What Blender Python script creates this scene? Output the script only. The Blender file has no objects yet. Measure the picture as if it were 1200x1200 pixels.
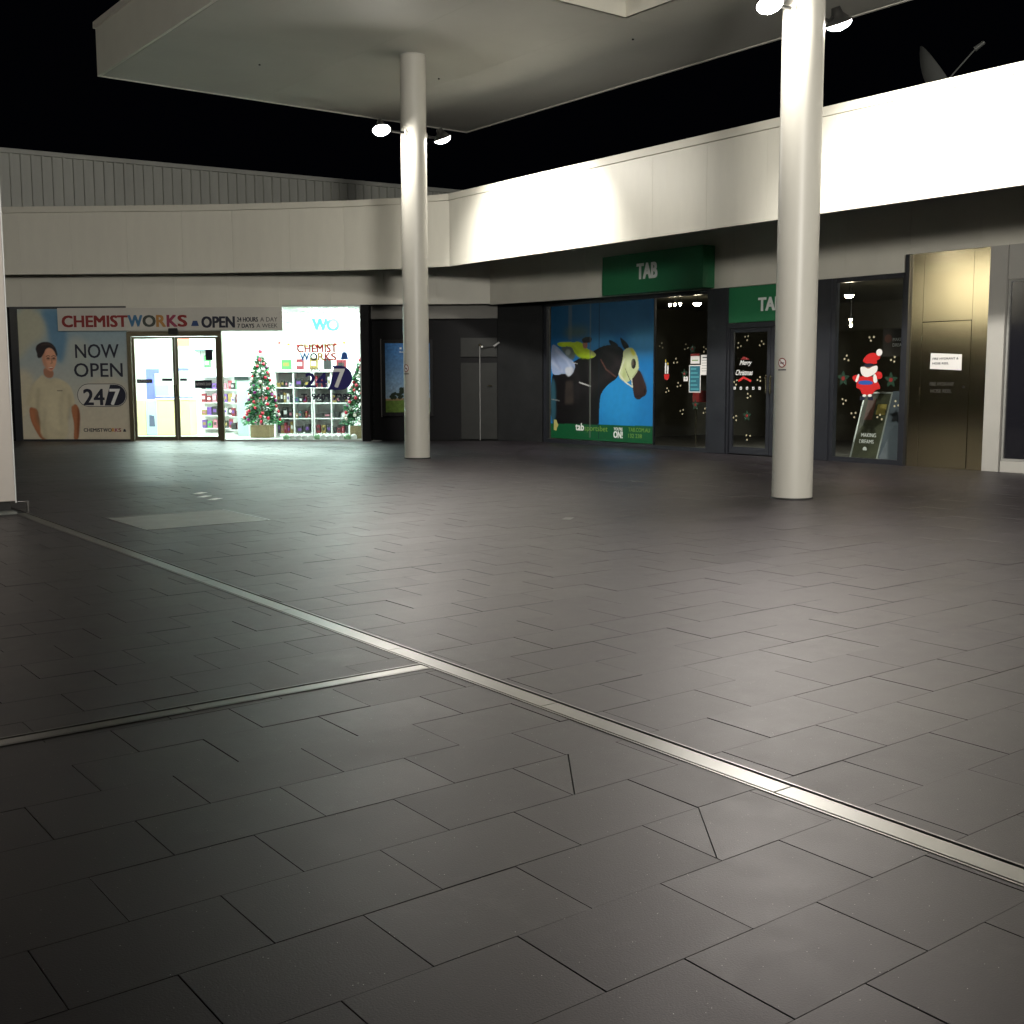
import bpy, bmesh, math, random
import numpy as np
from mathutils import Vector, Matrix
random.seed(7)
sc = bpy.context.scene
COL = sc.collection

# ------------------------------------------------------------------ camera
# world axes: +Y runs along the right-hand shops and the paving rows, +X towards those shops
YAW, PITCH, ROLL, H = 0.648166538, 0.11464317, -0.002837130, 1.55
def _cam_axes():
    p = PITCH
    fw = Vector((0, math.cos(p), -math.sin(p))); r = Vector((1, 0, 0)); u = r.cross(fw)
    r2 = r*math.cos(ROLL) + u*math.sin(ROLL); u2 = -r*math.sin(ROLL) + u*math.cos(ROLL)
    M = Matrix(((math.cos(YAW), math.sin(YAW), 0), (-math.sin(YAW), math.cos(YAW), 0), (0, 0, 1)))
    return M @ r2, M @ u2, M @ fw
CR, CU, CF = _cam_axes()
cam_d = bpy.data.cameras.new('camera'); cam = bpy.data.objects.new('camera', cam_d); COL.objects.link(cam)
mw = Matrix((CR, CU, -CF)).transposed().to_4x4(); mw.translation = Vector((0, 0, H)); cam.matrix_world = mw
cam_d.sensor_width = 36; cam_d.lens = 40.51; cam_d.clip_start = 0.05; cam_d.clip_end = 2000
sc.camera = cam
def project(P):
    d = Vector(P) - Vector((0, 0, H)); z = d.dot(CF)
    if z < 0.1: return None
    return 600 + 1350.4*d.dot(CR)/z, 600 - 1350.4*d.dot(CU)/z, z

# ------------------------------------------------------------------ world: night sky
w = bpy.data.worlds.new('World'); sc.world = w; w.use_nodes = True
bg = w.node_tree.nodes['Background']; bg.inputs[0].default_value = (0.30, 0.34, 0.60, 1); bg.inputs[1].default_value = 0.0016
sc.view_settings.view_transform = 'Standard'; sc.view_settings.look = 'None'
sc.view_settings.exposure = 0; sc.view_settings.gamma = 1; sc.view_settings.use_curve_mapping = False
LAMP = 430.0          # radiance of a floodlight lens
SHOP = 70.0             # radiance of the chemist ceiling panels
try:
    sc.cycles.use_denoising = True; sc.cycles.max_bounces = 8; sc.cycles.sample_clamp_indirect = 6
    sc.cycles.caustics_reflective = False; sc.cycles.caustics_refractive = False
    sc.cycles.transparent_max_bounces = 12
except Exception: pass

# ------------------------------------------------------------------ materials
def srgb(r, g, b):
    f = lambda c: (c/255/12.92) if c/255 <= 0.04045 else ((c/255+0.055)/1.055)**2.4
    return (f(r), f(g), f(b), 1)
MATS = {}
def mat(name, col=(0.5, 0.5, 0.5), rough=0.5, metal=0.0, emit=None, es=0.0, noise=0.0, nscale=8.0, bump=0.0, bscale=120.0, spec=None, streak=None):
    if name in MATS: return MATS[name]
    m = bpy.data.materials.new(name); m.use_nodes = True; nt = m.node_tree; b = nt.nodes['Principled BSDF']
    c = tuple(col[:3]) + (1,)
    b.inputs['Base Color'].default_value = c; b.inputs['Roughness'].default_value = rough; b.inputs['Metallic'].default_value = metal
    if spec is not None: b.inputs['Specular IOR Level'].default_value = spec
    if emit: b.inputs['Emission Color'].default_value = tuple(emit[:3]) + (1,); b.inputs['Emission Strength'].default_value = es
    if noise or bump:
        tc = nt.nodes.new('ShaderNodeTexCoord'); mp = nt.nodes.new('ShaderNodeMapping')
        nt.links.new(tc.outputs['Object'], mp.inputs[0])
        if streak: mp.inputs['Scale'].default_value = streak
    if noise:
        n = nt.nodes.new('ShaderNodeTexNoise'); n.inputs['Scale'].default_value = nscale; n.inputs['Detail'].default_value = 6; n.inputs['Roughness'].default_value = 0.65
        nt.links.new(mp.outputs[0], n.inputs['Vector'])
        mr = nt.nodes.new('ShaderNodeMapRange'); mr.inputs['From Min'].default_value = 0.3; mr.inputs['From Max'].default_value = 0.7
        mr.inputs['To Min'].default_value = 1-noise; mr.inputs['To Max'].default_value = 1+noise*0.6
        nt.links.new(n.outputs['Fac'], mr.inputs['Value'])
        mx = nt.nodes.new('ShaderNodeVectorMath'); mx.operation = 'SCALE'; mx.inputs[0].default_value = c[:3]
        nt.links.new(mr.outputs[0], mx.inputs['Scale']); nt.links.new(mx.outputs[0], b.inputs['Base Color'])
        mr2 = nt.nodes.new('ShaderNodeMapRange'); mr2.inputs['To Min'].default_value = max(0.03, rough*0.8); mr2.inputs['To Max'].default_value = min(1, rough*1.2)
        nt.links.new(n.outputs['Fac'], mr2.inputs['Value']); nt.links.new(mr2.outputs[0], b.inputs['Roughness'])
    if bump:
        n2 = nt.nodes.new('ShaderNodeTexNoise'); n2.inputs['Scale'].default_value = bscale; n2.inputs['Detail'].default_value = 4
        nt.links.new(mp.outputs[0], n2.inputs['Vector'])
        bp = nt.nodes.new('ShaderNodeBump'); bp.inputs['Strength'].default_value = bump; bp.inputs['Distance'].default_value = 0.004
        nt.links.new(n2.outputs['Fac'], bp.inputs['Height']); nt.links.new(bp.outputs[0], b.inputs['Normal'])
    MATS[name] = m; return m

def glass_mat(name, tint=(0.96, 0.98, 0.97), refl=1.0):
    if name in MATS: return MATS[name]
    m = bpy.data.materials.new(name); m.use_nodes = True; nt = m.node_tree
    for n in list(nt.nodes):
        if n.type == 'BSDF_PRINCIPLED': nt.nodes.remove(n)
    out = [n for n in nt.nodes if n.type == 'OUTPUT_MATERIAL'][0]
    tr = nt.nodes.new('ShaderNodeBsdfTransparent'); tr.inputs[0].default_value = tint + (1,)
    gl = nt.nodes.new('ShaderNodeBsdfGlossy'); gl.inputs['Roughness'].default_value = 0.01; gl.inputs[0].default_value = (refl, refl, refl, 1)
    lw = nt.nodes.new('ShaderNodeLayerWeight'); pw = nt.nodes.new('ShaderNodeMath'); pw.operation = 'POWER'; pw.inputs[1].default_value = 5
    fr = nt.nodes.new('ShaderNodeMath'); fr.operation = 'MULTIPLY_ADD'; fr.inputs[1].default_value = 0.95; fr.inputs[2].default_value = 0.045
    nt.links.new(lw.outputs['Facing'], pw.inputs[0]); nt.links.new(pw.outputs[0], fr.inputs[0])
    mx = nt.nodes.new('ShaderNodeMixShader')
    nt.links.new(fr.outputs[0], mx.inputs[0]); nt.links.new(tr.outputs[0], mx.inputs[1]); nt.links.new(gl.outputs[0], mx.inputs[2]); nt.links.new(mx.outputs[0], out.inputs[0])
    MATS[name] = m; return m

def tile_mat():
    m = bpy.data.materials.new('basalt_paver'); m.use_nodes = True; nt = m.node_tree; b = nt.nodes['Principled BSDF']; L = nt.links.new
    geo = nt.nodes.new('ShaderNodeNewGeometry')
    at = nt.nodes.new('ShaderNodeAttribute'); at.attribute_name = 'tone'
    def noise(s, d=5, r=0.6):
        n = nt.nodes.new('ShaderNodeTexNoise'); n.inputs['Scale'].default_value = s; n.inputs['Detail'].default_value = d; n.inputs['Roughness'].default_value = r
        L(geo.outputs['Position'], n.inputs['Vector']); return n
    big, fine, mid = noise(0.55), noise(160, 3), noise(7, 7, 0.7)
    def rng(src, a, bb, lo, hi):
        r = nt.nodes.new('ShaderNodeMapRange'); r.inputs['From Min'].default_value = a; r.inputs['From Max'].default_value = bb
        r.inputs['To Min'].default_value = lo; r.inputs['To Max'].default_value = hi; L(src, r.inputs['Value']); return r.outputs[0]
    def mul(a, c):
        x = nt.nodes.new('ShaderNodeMath'); x.operation = 'MULTIPLY'; L(a, x.inputs[0]); L(c, x.inputs[1]); return x.outputs[0]
    v = mul(mul(rng(big.outputs['Fac'], 0.3, 0.7, 0.8, 1.2), rng(mid.outputs['Fac'], 0.3, 0.7, 0.62, 1.35)), rng(fine.outputs['Fac'], 0.3, 0.72, 0.7, 1.35))
    v = mul(v, rng(at.outputs['Fac'], 0, 1, 0.72, 1.28))
    sc_ = nt.nodes.new('ShaderNodeVectorMath'); sc_.operation = 'SCALE'; sc_.inputs[0].default_value = (0.0132, 0.0110, 0.0132); L(v, sc_.inputs['Scale'])
    # pale mineral flecks
    vo = nt.nodes.new('ShaderNodeTexVoronoi'); vo.inputs['Scale'].default_value = 45; L(geo.outputs['Position'], vo.inputs['Vector'])
    fl = rng(vo.outputs['Distance'], 0.03, 0.075, 1, 0)
    vo2 = noise(19, 2); flm = rng(vo2.outputs['Fac'], 0.50, 0.58, 0, 1)
    mx = nt.nodes.new('ShaderNodeMix'); mx.data_type = 'RGBA'; L(mul(fl, flm), mx.inputs[0]); L(sc_.outputs[0], mx.inputs[6]); mx.inputs[7].default_value = (0.55, 0.53, 0.50, 1)
    # trodden gum and drip stains
    vg = nt.nodes.new('ShaderNodeTexVoronoi'); vg.inputs['Scale'].default_value = 2.6; L(geo.outputs['Position'], vg.inputs['Vector'])
    gm_ = rng(vg.outputs['Distance'], 0.030, 0.055, 1, 0)
    m2 = nt.nodes.new('ShaderNodeMix'); m2.data_type = 'RGBA'; L(gm_, m2.inputs[0]); L(mx.outputs[2], m2.inputs[6]); m2.inputs[7].default_value = (0.006, 0.006, 0.006, 1)
    st = noise(1.7, 8, 0.75); stf = rng(st.outputs['Fac'], 0.56, 0.70, 0, 0.55)
    m3 = nt.nodes.new('ShaderNodeMix'); m3.data_type = 'RGBA'; L(stf, m3.inputs[0]); L(m2.outputs[2], m3.inputs[6]); m3.inputs[7].default_value = (0.034, 0.031, 0.030, 1)
    L(m3.outputs[2], b.inputs['Base Color'])
    ra = nt.nodes.new('ShaderNodeMath'); ra.operation = 'ADD'; L(rng(mul(mid.outputs['Fac'], big.outputs['Fac']), 0.12, 0.4, 0.42, 0.49), ra.inputs[0]); L(rng(at.outputs['Fac'], 0, 1, -0.015, 0.022), ra.inputs[1]); L(ra.outputs[0], b.inputs['Roughness'])
    b.inputs['Specular IOR Level'].default_value = 0.50; b.inputs['Specular Tint'].default_value = (1.0, 0.88, 0.98, 1)
    bp = nt.nodes.new('ShaderNodeBump'); bp.inputs['Strength'].default_value = 0.35; bp.inputs['Distance'].default_value = 0.002
    L(fine.outputs['Fac'], bp.inputs['Height']); L(bp.outputs[0], b.inputs['Normal'])
    return m

def paint_mat(name, rough=0.5, spec=0.4):
    if name in MATS: return MATS[name]
    m = bpy.data.materials.new(name); m.use_nodes = True; nt = m.node_tree; b = nt.nodes['Principled BSDF']
    a = nt.nodes.new('ShaderNodeAttribute'); a.attribute_name = 'Col'; nt.links.new(a.outputs['Color'], b.inputs['Base Color'])
    b.inputs['Roughness'].default_value = rough; b.inputs['Specular IOR Level'].default_value = spec
    MATS[name] = m; return m

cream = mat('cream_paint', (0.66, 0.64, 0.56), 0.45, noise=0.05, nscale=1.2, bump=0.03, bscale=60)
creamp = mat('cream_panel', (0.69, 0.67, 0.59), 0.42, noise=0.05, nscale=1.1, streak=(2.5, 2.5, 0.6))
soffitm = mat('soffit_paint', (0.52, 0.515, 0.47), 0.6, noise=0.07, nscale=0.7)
colm = mat('column_enamel', (0.56, 0.545, 0.49), 0.42, noise=0.05, nscale=2.0, streak=(1, 1, 0.25))
blackw = mat('black_render', (0.005, 0.005, 0.006), 0.6, spec=0.15, noise=0.3, nscale=3)
frame = mat('charcoal_aluminium', (0.020, 0.022, 0.028), 0.35, metal=0.0, noise=0.15, nscale=5)
bronze = mat('bronze_aluminium', (0.16, 0.14, 0.09), 0.35, metal=0.6)
steel = mat('brushed_steel', (0.54, 0.475, 0.31), 0.13, metal=1.0, bump=0.25, bscale=0.8)
drainm = mat('drain_steel', (0.22, 0.216, 0.21), 0.35, metal=1.0, noise=0.08, nscale=3)
grout = mat('joint_sand', (0.012, 0.012, 0.012), 0.9)
rubber = mat('dark_trim', (0.01, 0.01, 0.01), 0.6)
white = mat('white_laminate', (0.80, 0.81, 0.80), 0.5)
whitep = mat('white_plaster', (0.82, 0.83, 0.81), 0.7)
paper = mat('white_paper', (0.80, 0.78, 0.76), 0.6)
ink = mat('black_ink', (0.010, 0.012, 0.03), 0.5)
housing = mat('lamp_housing', (0.03, 0.03, 0.03), 0.4, metal=0.5)
lens_m = mat('lamp_lens', (1, 1, 1), 0.5, emit=(1.0, 0.95, 0.86), es=LAMP)
shop_l = mat('shop_ceiling_light', (1, 1, 1), 0.5, emit=(0.80, 1.0, 0.92), es=SHOP)
glass = glass_mat('window_glass')
green = mat('sign_green', (0.014, 0.17, 0.065), 0.35)
lettergrey = mat('sign_letter_white', (0.78, 0.80, 0.78), 0.4)
red = mat('print_red', (0.55, 0.015, 0.015), 0.5)
darkred = mat('print_dark_red', (0.22, 0.012, 0.012), 0.5)
blue = mat('print_blue', (0.02, 0.10, 0.42), 0.5)
navy = mat('print_navy', (0.008, 0.004, 0.12), 0.5)
orange = mat('print_orange', (0.62, 0.25, 0.02), 0.5)
yellow = mat('print_yellow', (0.70, 0.55, 0.08), 0.5)
magenta = mat('print_purple', (0.30, 0.02, 0.10), 0.5)
olive = mat('print_olive', (0.16, 0.30, 0.05), 0.5)
grn = mat('holly_green', (0.02, 0.10, 0.04), 0.5)
tilem = tile_mat()

# ------------------------------------------------------------------ mesh helper
class MB:
    def __init__(s): s.v = []; s.f = []; s.mi = []; s.sm = []
    def add(s, vs, fs, mi=0, smooth=False):
        n = len(s.v); s.v += [tuple(p) for p in vs]
        for f in fs: s.f.append(tuple(i+n for i in f)); s.mi.append(mi); s.sm.append(smooth)
        return s
    def box(s, x0, x1, y0, y1, z0, z1, mi=0):
        vs = [(x, y, z) for z in (z0, z1) for y in (y0, y1) for x in (x0, x1)]
        return s.add(vs, [(0, 2, 3, 1), (4, 5, 7, 6), (0, 1, 5, 4), (2, 6, 7, 3), (0, 4, 6, 2), (1, 3, 7, 5)], mi)
    def bev(s, x0, x1, y0, y1, z0, z1, e=0.01, mi=0):
        # box with chamfered edges all round
        def ring(z, i): return [(x0+i, y0+i, z), (x1-i, y0+i, z), (x1-i, y1-i, z), (x0+i, y1-i, z)]
        lv = ring(z0, e) + ring(z0+e, 0) + ring(z1-e, 0) + ring(z1, e)
        fs = [(3, 2, 1, 0), (12, 13, 14, 15)]
        for k in range(3):
            for i in range(4): j = (i+1) % 4; fs.append((k*4+i, k*4+j, k*4+4+j, k*4+4+i))
        return s.add(lv, fs, mi)
    def prism(s, pts, z0, z1, mi=0):           # plan polygon (ccw) extruded in z
        n = len(pts); vs = [(x, y, z0) for x, y in pts] + [(x, y, z1) for x, y in pts]
        return s.add(vs, [tuple(range(n-1, -1, -1)), tuple(range(n, 2*n))] + [(i, (i+1) % n, n+(i+1) % n, n+i) for i in range(n)], mi)
    def plate(s, pts, y, t=0.003, mi=0):       # outline in x/z facing -y, thickness t
        n = len(pts); vs = [(x, y-t, z) for x, z in pts] + [(x, y, z) for x, z in pts]
        return s.add(vs, [tuple(range(n)), tuple(range(2*n-1, n-1, -1))] + [((i+1) % n, i, n+i, n+(i+1) % n) for i in range(n)], mi)
    def tube(s, a, b, r0, r1=None, n=16, mi=0, caps=True, smooth=True):
        a = Vector(a); b = Vector(b); r1 = r0 if r1 is None else r1
        d = (b-a).normalized(); t = Vector((0, 0, 1)) if abs(d.z) < 0.9 else Vector((1, 0, 0)); u = d.cross(t).normalized(); v = d.cross(u)
        vs = []
        for c, r in ((a, r0), (b, r1)):
            for i in range(n): q = 2*math.pi*i/n; vs.append(c + (u*math.cos(q)+v*math.sin(q))*r)
        s.add(vs, [(i, n+i, n+(i+1) % n, (i+1) % n) for i in range(n)], mi, smooth)
        if caps:
            s.add(vs[:n], [tuple(range(n))], mi); s.add(vs[n:], [tuple(range(n-1, -1, -1))], mi)
        return s
    def lathe(s, prof, c=(0, 0, 0), ax=(0, 0, 1), n=24, mi=0, smooth=True):
        d = Vector(ax).normalized(); t = Vector((0, 0, 1)) if abs(d.z) < 0.9 else Vector((1, 0, 0)); u = d.cross(t).normalized(); v = d.cross(u); c = Vector(c)
        vs = []; fs = []
        for r, h in prof:
            for i in range(n): q = 2*math.pi*i/n; vs.append(c + d*h + (u*math.cos(q)+v*math.sin(q))*r)
        for k in range(len(prof)-1):
            for i in range(n): fs.append((k*n+i, (k+1)*n+i, (k+1)*n+(i+1) % n, k*n+(i+1) % n))
        return s.add(vs, fs, mi, smooth)
    def ball(s, c, r, n=8, m=6, mi=0):
        prof = [(max(1e-4, r*math.sin(math.pi*k/m)), -r*math.cos(math.pi*k/m)) for k in range(m+1)]
        return s.lathe(prof, c, (0, 0, 1), n, mi)
    def mesh(s, name, mats):
        me = bpy.data.meshes.new(name); me.from_pydata(s.v, [], s.f)
        for m in (mats if isinstance(mats, (list, tuple)) else [mats]): me.materials.append(m)
        me.polygons.foreach_set('material_index', s.mi); me.polygons.foreach_set('use_smooth', s.sm); me.update(); return me
    def build(s, name, mats, parent=None, **kw): return link(name, s.mesh(name, mats), parent, **kw)

def link(name, data, parent=None, loc=None, rz=0.0, label=None, cat=None, group=None, kind=None):
    o = bpy.data.objects.new(name, data); COL.objects.link(o)
    if parent is not None: o.parent = parent
    if loc is not None: o.location = loc
    if rz: o.rotation_euler = (0, 0, rz)
    if label: o['label'] = label
    if cat: o['category'] = cat
    if group: o['group'] = group
    if kind: o['kind'] = kind
    return o
def thing(name, label, cat, loc=(0, 0, 0), rz=0.0, group=None): return link(name, None, None, loc, rz, label, cat, group)

# frames of the two shopfronts: local x runs right along the front, local y into the shop
UL = Vector((0.76385, -0.64539, 0)); NL = Vector((0.64539, 0.76385, 0)); C0 = Vector((7.79, 31.43, 0)); RZL = math.atan2(UL.y, UL.x)
UR = Vector((0, -1, 0)); NR = Vector((1, 0, 0)); R0 = Vector((18, 22.36, 0)); RZR = -math.pi/2
def atL(u, d=0, z=0): return C0 + UL*u + NL*d + Vector((0, 0, z))
def atR(u, d=0, z=0): return R0 + UR*u + NR*d + Vector((0, 0, z))
def thingL(name, label, cat, u=0, d=0, z=0, group=None): return thing(name, label, cat, atL(u, d, z), RZL, group)
def thingR(name, label, cat, u=0, d=0, z=0, group=None): return thing(name, label, cat, atR(u, d, z), RZR, group)

# text as mesh, fitted into a box in local x/z, facing -y
def text(name, s, m, parent, x0, z0, x1, z1, y=0.0, bold=0.0, t=0.002, fit=True, label=None, shear=0.0):
    cu = bpy.data.curves.new(name, 'FONT'); cu.body = s; cu.size = 1; cu.extrude = 0.0; cu.resolution_u = 3; cu.shear = shear
    tmp = bpy.data.objects.new('t', cu); COL.objects.link(tmp)
    dg = bpy.context.evaluated_depsgraph_get(); me = bpy.data.meshes.new_from_object(tmp.evaluated_get(dg))
    bpy.data.objects.remove(tmp); bpy.data.curves.remove(cu)
    co = np.array([v.co[:] for v in me.vertices]); lo = co.min(0); hi = co.max(0)
    sz = (z1-z0)/(hi[1]-lo[1]); sx = (x1-x0)/(hi[0]-lo[0])
    if not fit: sx = sz
    for v in me.vertices:
        x = (v.co.x-lo[0])*sx + x0; z = (v.co.y-lo[1])*sz + z0; v.co = (x, y, z)
    if bold:
        e = bold*(z1-z0)*1.1; vs = [tuple(v.co) for v in me.vertices]; fs = [tuple(p.vertices) for p in me.polygons]; nv = []; nf = []
        for q, (ex, ez) in enumerate(((-e, -e*0.6), (e, -e*0.6), (-e, e*0.6), (e, e*0.6))):
            nf += [tuple(i+len(nv) for i in f) for f in fs]; nv += [(x+ex, yy-0.00012*q, z+ez) for x, yy, z in vs]
        me = bpy.data.meshes.new(name); me.from_pydata(nv, [], nf)
    bm = bmesh.new(); bm.from_mesh(me)
    r = bmesh.ops.extrude_face_region(bm, geom=list(bm.faces))
    for e in r['geom']:
        if isinstance(e, bmesh.types.BMVert): e.co.y -= t
    bmesh.ops.recalc_face_normals(bm, faces=bm.faces)
    bm.to_mesh(me); bm.free(); me.materials.clear(); me.materials.append(m)
    me.name = name
    o = link(name, me, parent)
    if label: o['label'] = label
    return o

# painted flat print: numpy canvas laid on a fine grid as a colour attribute
class Canvas:
    def __init__(s, x0, y0, x1, y1, res=2.0, base=(0.5, 0.5, 0.5)):
        s.b = (x0, y0, x1, y1); s.w = int((x1-x0)*res)+1; s.h = int((y1-y0)*res)+1
        s.X, s.Y = np.meshgrid(np.linspace(x0, x1, s.w), np.linspace(y0, y1, s.h)); s.res = res
        s.c = np.ones((s.h, s.w, 3))*np.array(base)
    def blur(s, m, k):
        k = int(max(0, k*s.res))
        for _ in range(2 if k else 0):
            for ax in (0, 1):
                pad = [(0, 0), (0, 0)]; pad[ax] = (k, k); q = np.pad(m, pad, mode='edge'); cs = np.cumsum(q, axis=ax)
                z = np.zeros_like(np.take(cs, [0], axis=ax)); cs = np.concatenate([z, cs], axis=ax); n = m.shape[ax]
                m = (np.take(cs, range(2*k+1, 2*k+1+n), axis=ax) - np.take(cs, range(0, n), axis=ax))/(2*k+1)
        return m
    def mask(s, pts):
        ins = np.zeros_like(s.X, bool); n = len(pts)
        for i in range(n):
            xa, ya = pts[i]; xb, yb = pts[(i+1) % n]
            if ya == yb: continue
            cnd = ((s.Y >= min(ya, yb)) & (s.Y < max(ya, yb))) & (s.X < xa+(s.Y-ya)*(xb-xa)/(yb-ya)); ins ^= cnd
        return ins.astype(float)
    def put(s, m, col, a=1.0):
        m = (m*a)[..., None]; s.c = s.c*(1-m) + np.array(col)*m
    def poly(s, pts, col, soft=0.5, a=1.0): s.put(s.blur(s.mask(smooth(pts)), soft), col, a)
    def hard(s, pts, col, soft=0.3, a=1.0): s.put(s.blur(s.mask(pts), soft), col, a)
    def ell(s, cx, cy, rx, ry, col, soft=0.5, a=1.0, ang=0):
        ca, sa = math.cos(ang), math.sin(ang); dx = s.X-cx; dy = s.Y-cy
        m = ((((dx*ca+dy*sa)/rx)**2+((-dx*sa+dy*ca)/ry)**2) < 1).astype(float); s.put(s.blur(m, soft), col, a)
    def line(s, pts, wd, col, soft=0.3, a=1.0):
        d = np.full_like(s.X, 1e9)
        for (xa, ya), (xb, yb) in zip(pts[:-1], pts[1:]):
            L2 = (xb-xa)**2+(yb-ya)**2; t = np.clip(((s.X-xa)*(xb-xa)+(s.Y-ya)*(yb-ya))/L2, 0, 1)
            d = np.minimum(d, np.hypot(s.X-xa-t*(xb-xa), s.Y-ya-t*(yb-ya)))
        s.put(s.blur((d < wd/2).astype(float), soft), col, a)
    def noise(s, amt, k=3, seed=1):
        r = np.random.RandomState(seed); n = s.blur(r.randn(s.h, s.w), k); n /= n.std()+1e-9; s.c = np.clip(s.c*(1+amt*n[..., None]), 0.001, 0.95)
    def build(s, name, parent, x0, z0, x1, z1, y, m, label=None):
        xs = np.linspace(x0, x1, s.w); zs = np.linspace(z1, z0, s.h); XX, ZZ = np.meshgrid(xs, zs)
        v = np.stack([XX.ravel(), np.full(XX.size, y), ZZ.ravel()], 1)
        i = (np.arange(s.h-1)[:, None]*s.w + np.arange(s.w-1)[None, :]).ravel(); f = np.stack([i+s.w, i+s.w+1, i+1, i], 1)
        me = bpy.data.meshes.new(name); me.vertices.add(len(v)); me.vertices.foreach_set('co', v.ravel())
        me.loops.add(f.size); me.loops.foreach_set('vertex_index', f.ravel()); me.polygons.add(len(f))
        me.polygons.foreach_set('loop_start', np.arange(0, f.size, 4)); me.polygons.foreach_set('loop_total', np.full(len(f), 4)); me.update(calc_edges=True)
        ca = me.color_attributes.new('Col', 'FLOAT_COLOR', 'POINT'); ca.data.foreach_set('color', np.concatenate([s.c.reshape(-1, 3), np.ones((s.c.shape[0]*s.c.shape[1], 1))], 1).ravel())
        me.materials.append(m); return link(name, me, parent, label=label)
def smooth(p, it=2):
    for _ in range(it):
        q = []
        for i in range(len(p)):
            a = p[i]; b = p[(i+1) % len(p)]; q += [(a[0]*.75+b[0]*.25, a[1]*.75+b[1]*.25), (a[0]*.25+b[0]*.75, a[1]*.25+b[1]*.75)]
        p = q
    return p
def disc(cx, cz, r, n=20, rz=None): rz = rz or r; return [(cx+r*math.cos(2*math.pi*i/n), cz+rz*math.sin(2*math.pi*i/n)) for i in range(n)]
ORD = ['first', 'second', 'third', 'fourth', 'fifth', 'sixth', 'seventh', 'eighth', 'ninth', 'tenth']

# ================================================================== STRUCTURE
# ------------------------------------------------------------------ ground and paving
ground = MB().box(-40, 60, -30, 80, -0.30, -0.012).build('ground', grout, kind='structure')
pavement = link('pavement', None, None, (0, 0, 0), kind='structure')
def dl(y): return 3.347 + 0.0135*(y-1.0)           # centre line of the long drain (world X at Y)
DW = 0.075
def clip(poly, a, b, c):                          # keep a*x+b*y <= c
    out = []
    for i in range(len(poly)):
        p, q = poly[i], poly[(i+1) % len(poly)]; dp = a*p[0]+b*p[1]-c; dq = a*q[0]+b*q[1]-c
        if dp <= 0: out.append(p)
        if (dp < 0 < dq) or (dq < 0 < dp): t = dp/(dp-dq); out.append((p[0]+t*(q[0]-p[0]), p[1]+t*(q[1]-p[1])))
    return out
def parea(p): return 0.5*abs(sum(p[i][0]*p[(i+1) % len(p)][1]-p[(i+1) % len(p)][0]*p[i][1] for i in range(len(p))))
HX0, HX1, HY0, HY1 = 4.15, 5.56, 11.78, 13.12     # inspection hatch
tiles = []
PY = 0.3745; RW = {0: 0}
def add_tile(x0, y0, x1, y1, side):
    p = [(x0, y0), (x1, y0), (x1, y1), (x0, y1)]
    if side == 'R':
        p = clip(p, -1, 0.0135, -(3.347-0.0135)-DW)
        p = clip(p, 1, 0, 17.98)
    else:
        p = clip(p, 1, -0.0135, (3.347-0.0135)-DW)
    if len(p) < 3: return
    p = clip(p, 0.64539, 0.76385, 0.64539*7.79+0.76385*31.43)       # chemist front
    if len(p) < 3: return
    parts = [p]
    if side == 'L':
        cy = lambda s: clip(p, 0.02, -1*s if s > 0 else 1, 0)
        y0c = 5.18                                   # cross drain
        parts = [clip(p, 0, 1, y0c-0.062), clip(p, 0, -1, -(y0c+0.062))]
    else:
        if x1 > HX0 and x0 < HX1 and y1 > HY0 and y0 < HY1:
            parts = [clip(p, 1, 0, HX0), clip(p, -1, 0, -HX1), clip(clip(clip(p, -1, 0, -HX0), 1, 0, HX1), 0, 1, HY0), clip(clip(clip(p, -1, 0, -HX0), 1, 0, HX1), 0, -1, -HY1)]
    for q in parts:
        if len(q) >= 3 and parea(q) > 0.004: tiles.append(q)
TL = 0.612
for r in range(-14, 84):
    y0 = 4.322 + r*PY; y1 = y0+PY
    off = 4.745 if r % 2 == 0 else 4.44
    for k in range(-4, 24):
        x0 = off + k*TL
        if x0 < 18: add_tile(x0, y0, x0+TL, y1, 'R')
TS = 0.557
for r in range(-16, 36):
    y0 = 2.818 + r*PY; y1 = y0+PY
    off = 0.75 if r % 2 == 0 else 0.472
    for k in range(-16, 6):
        x0 = off + k*TS
        if x0 < 3.5: add_tile(x0, y0, x0+TS, y1, 'L')
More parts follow.
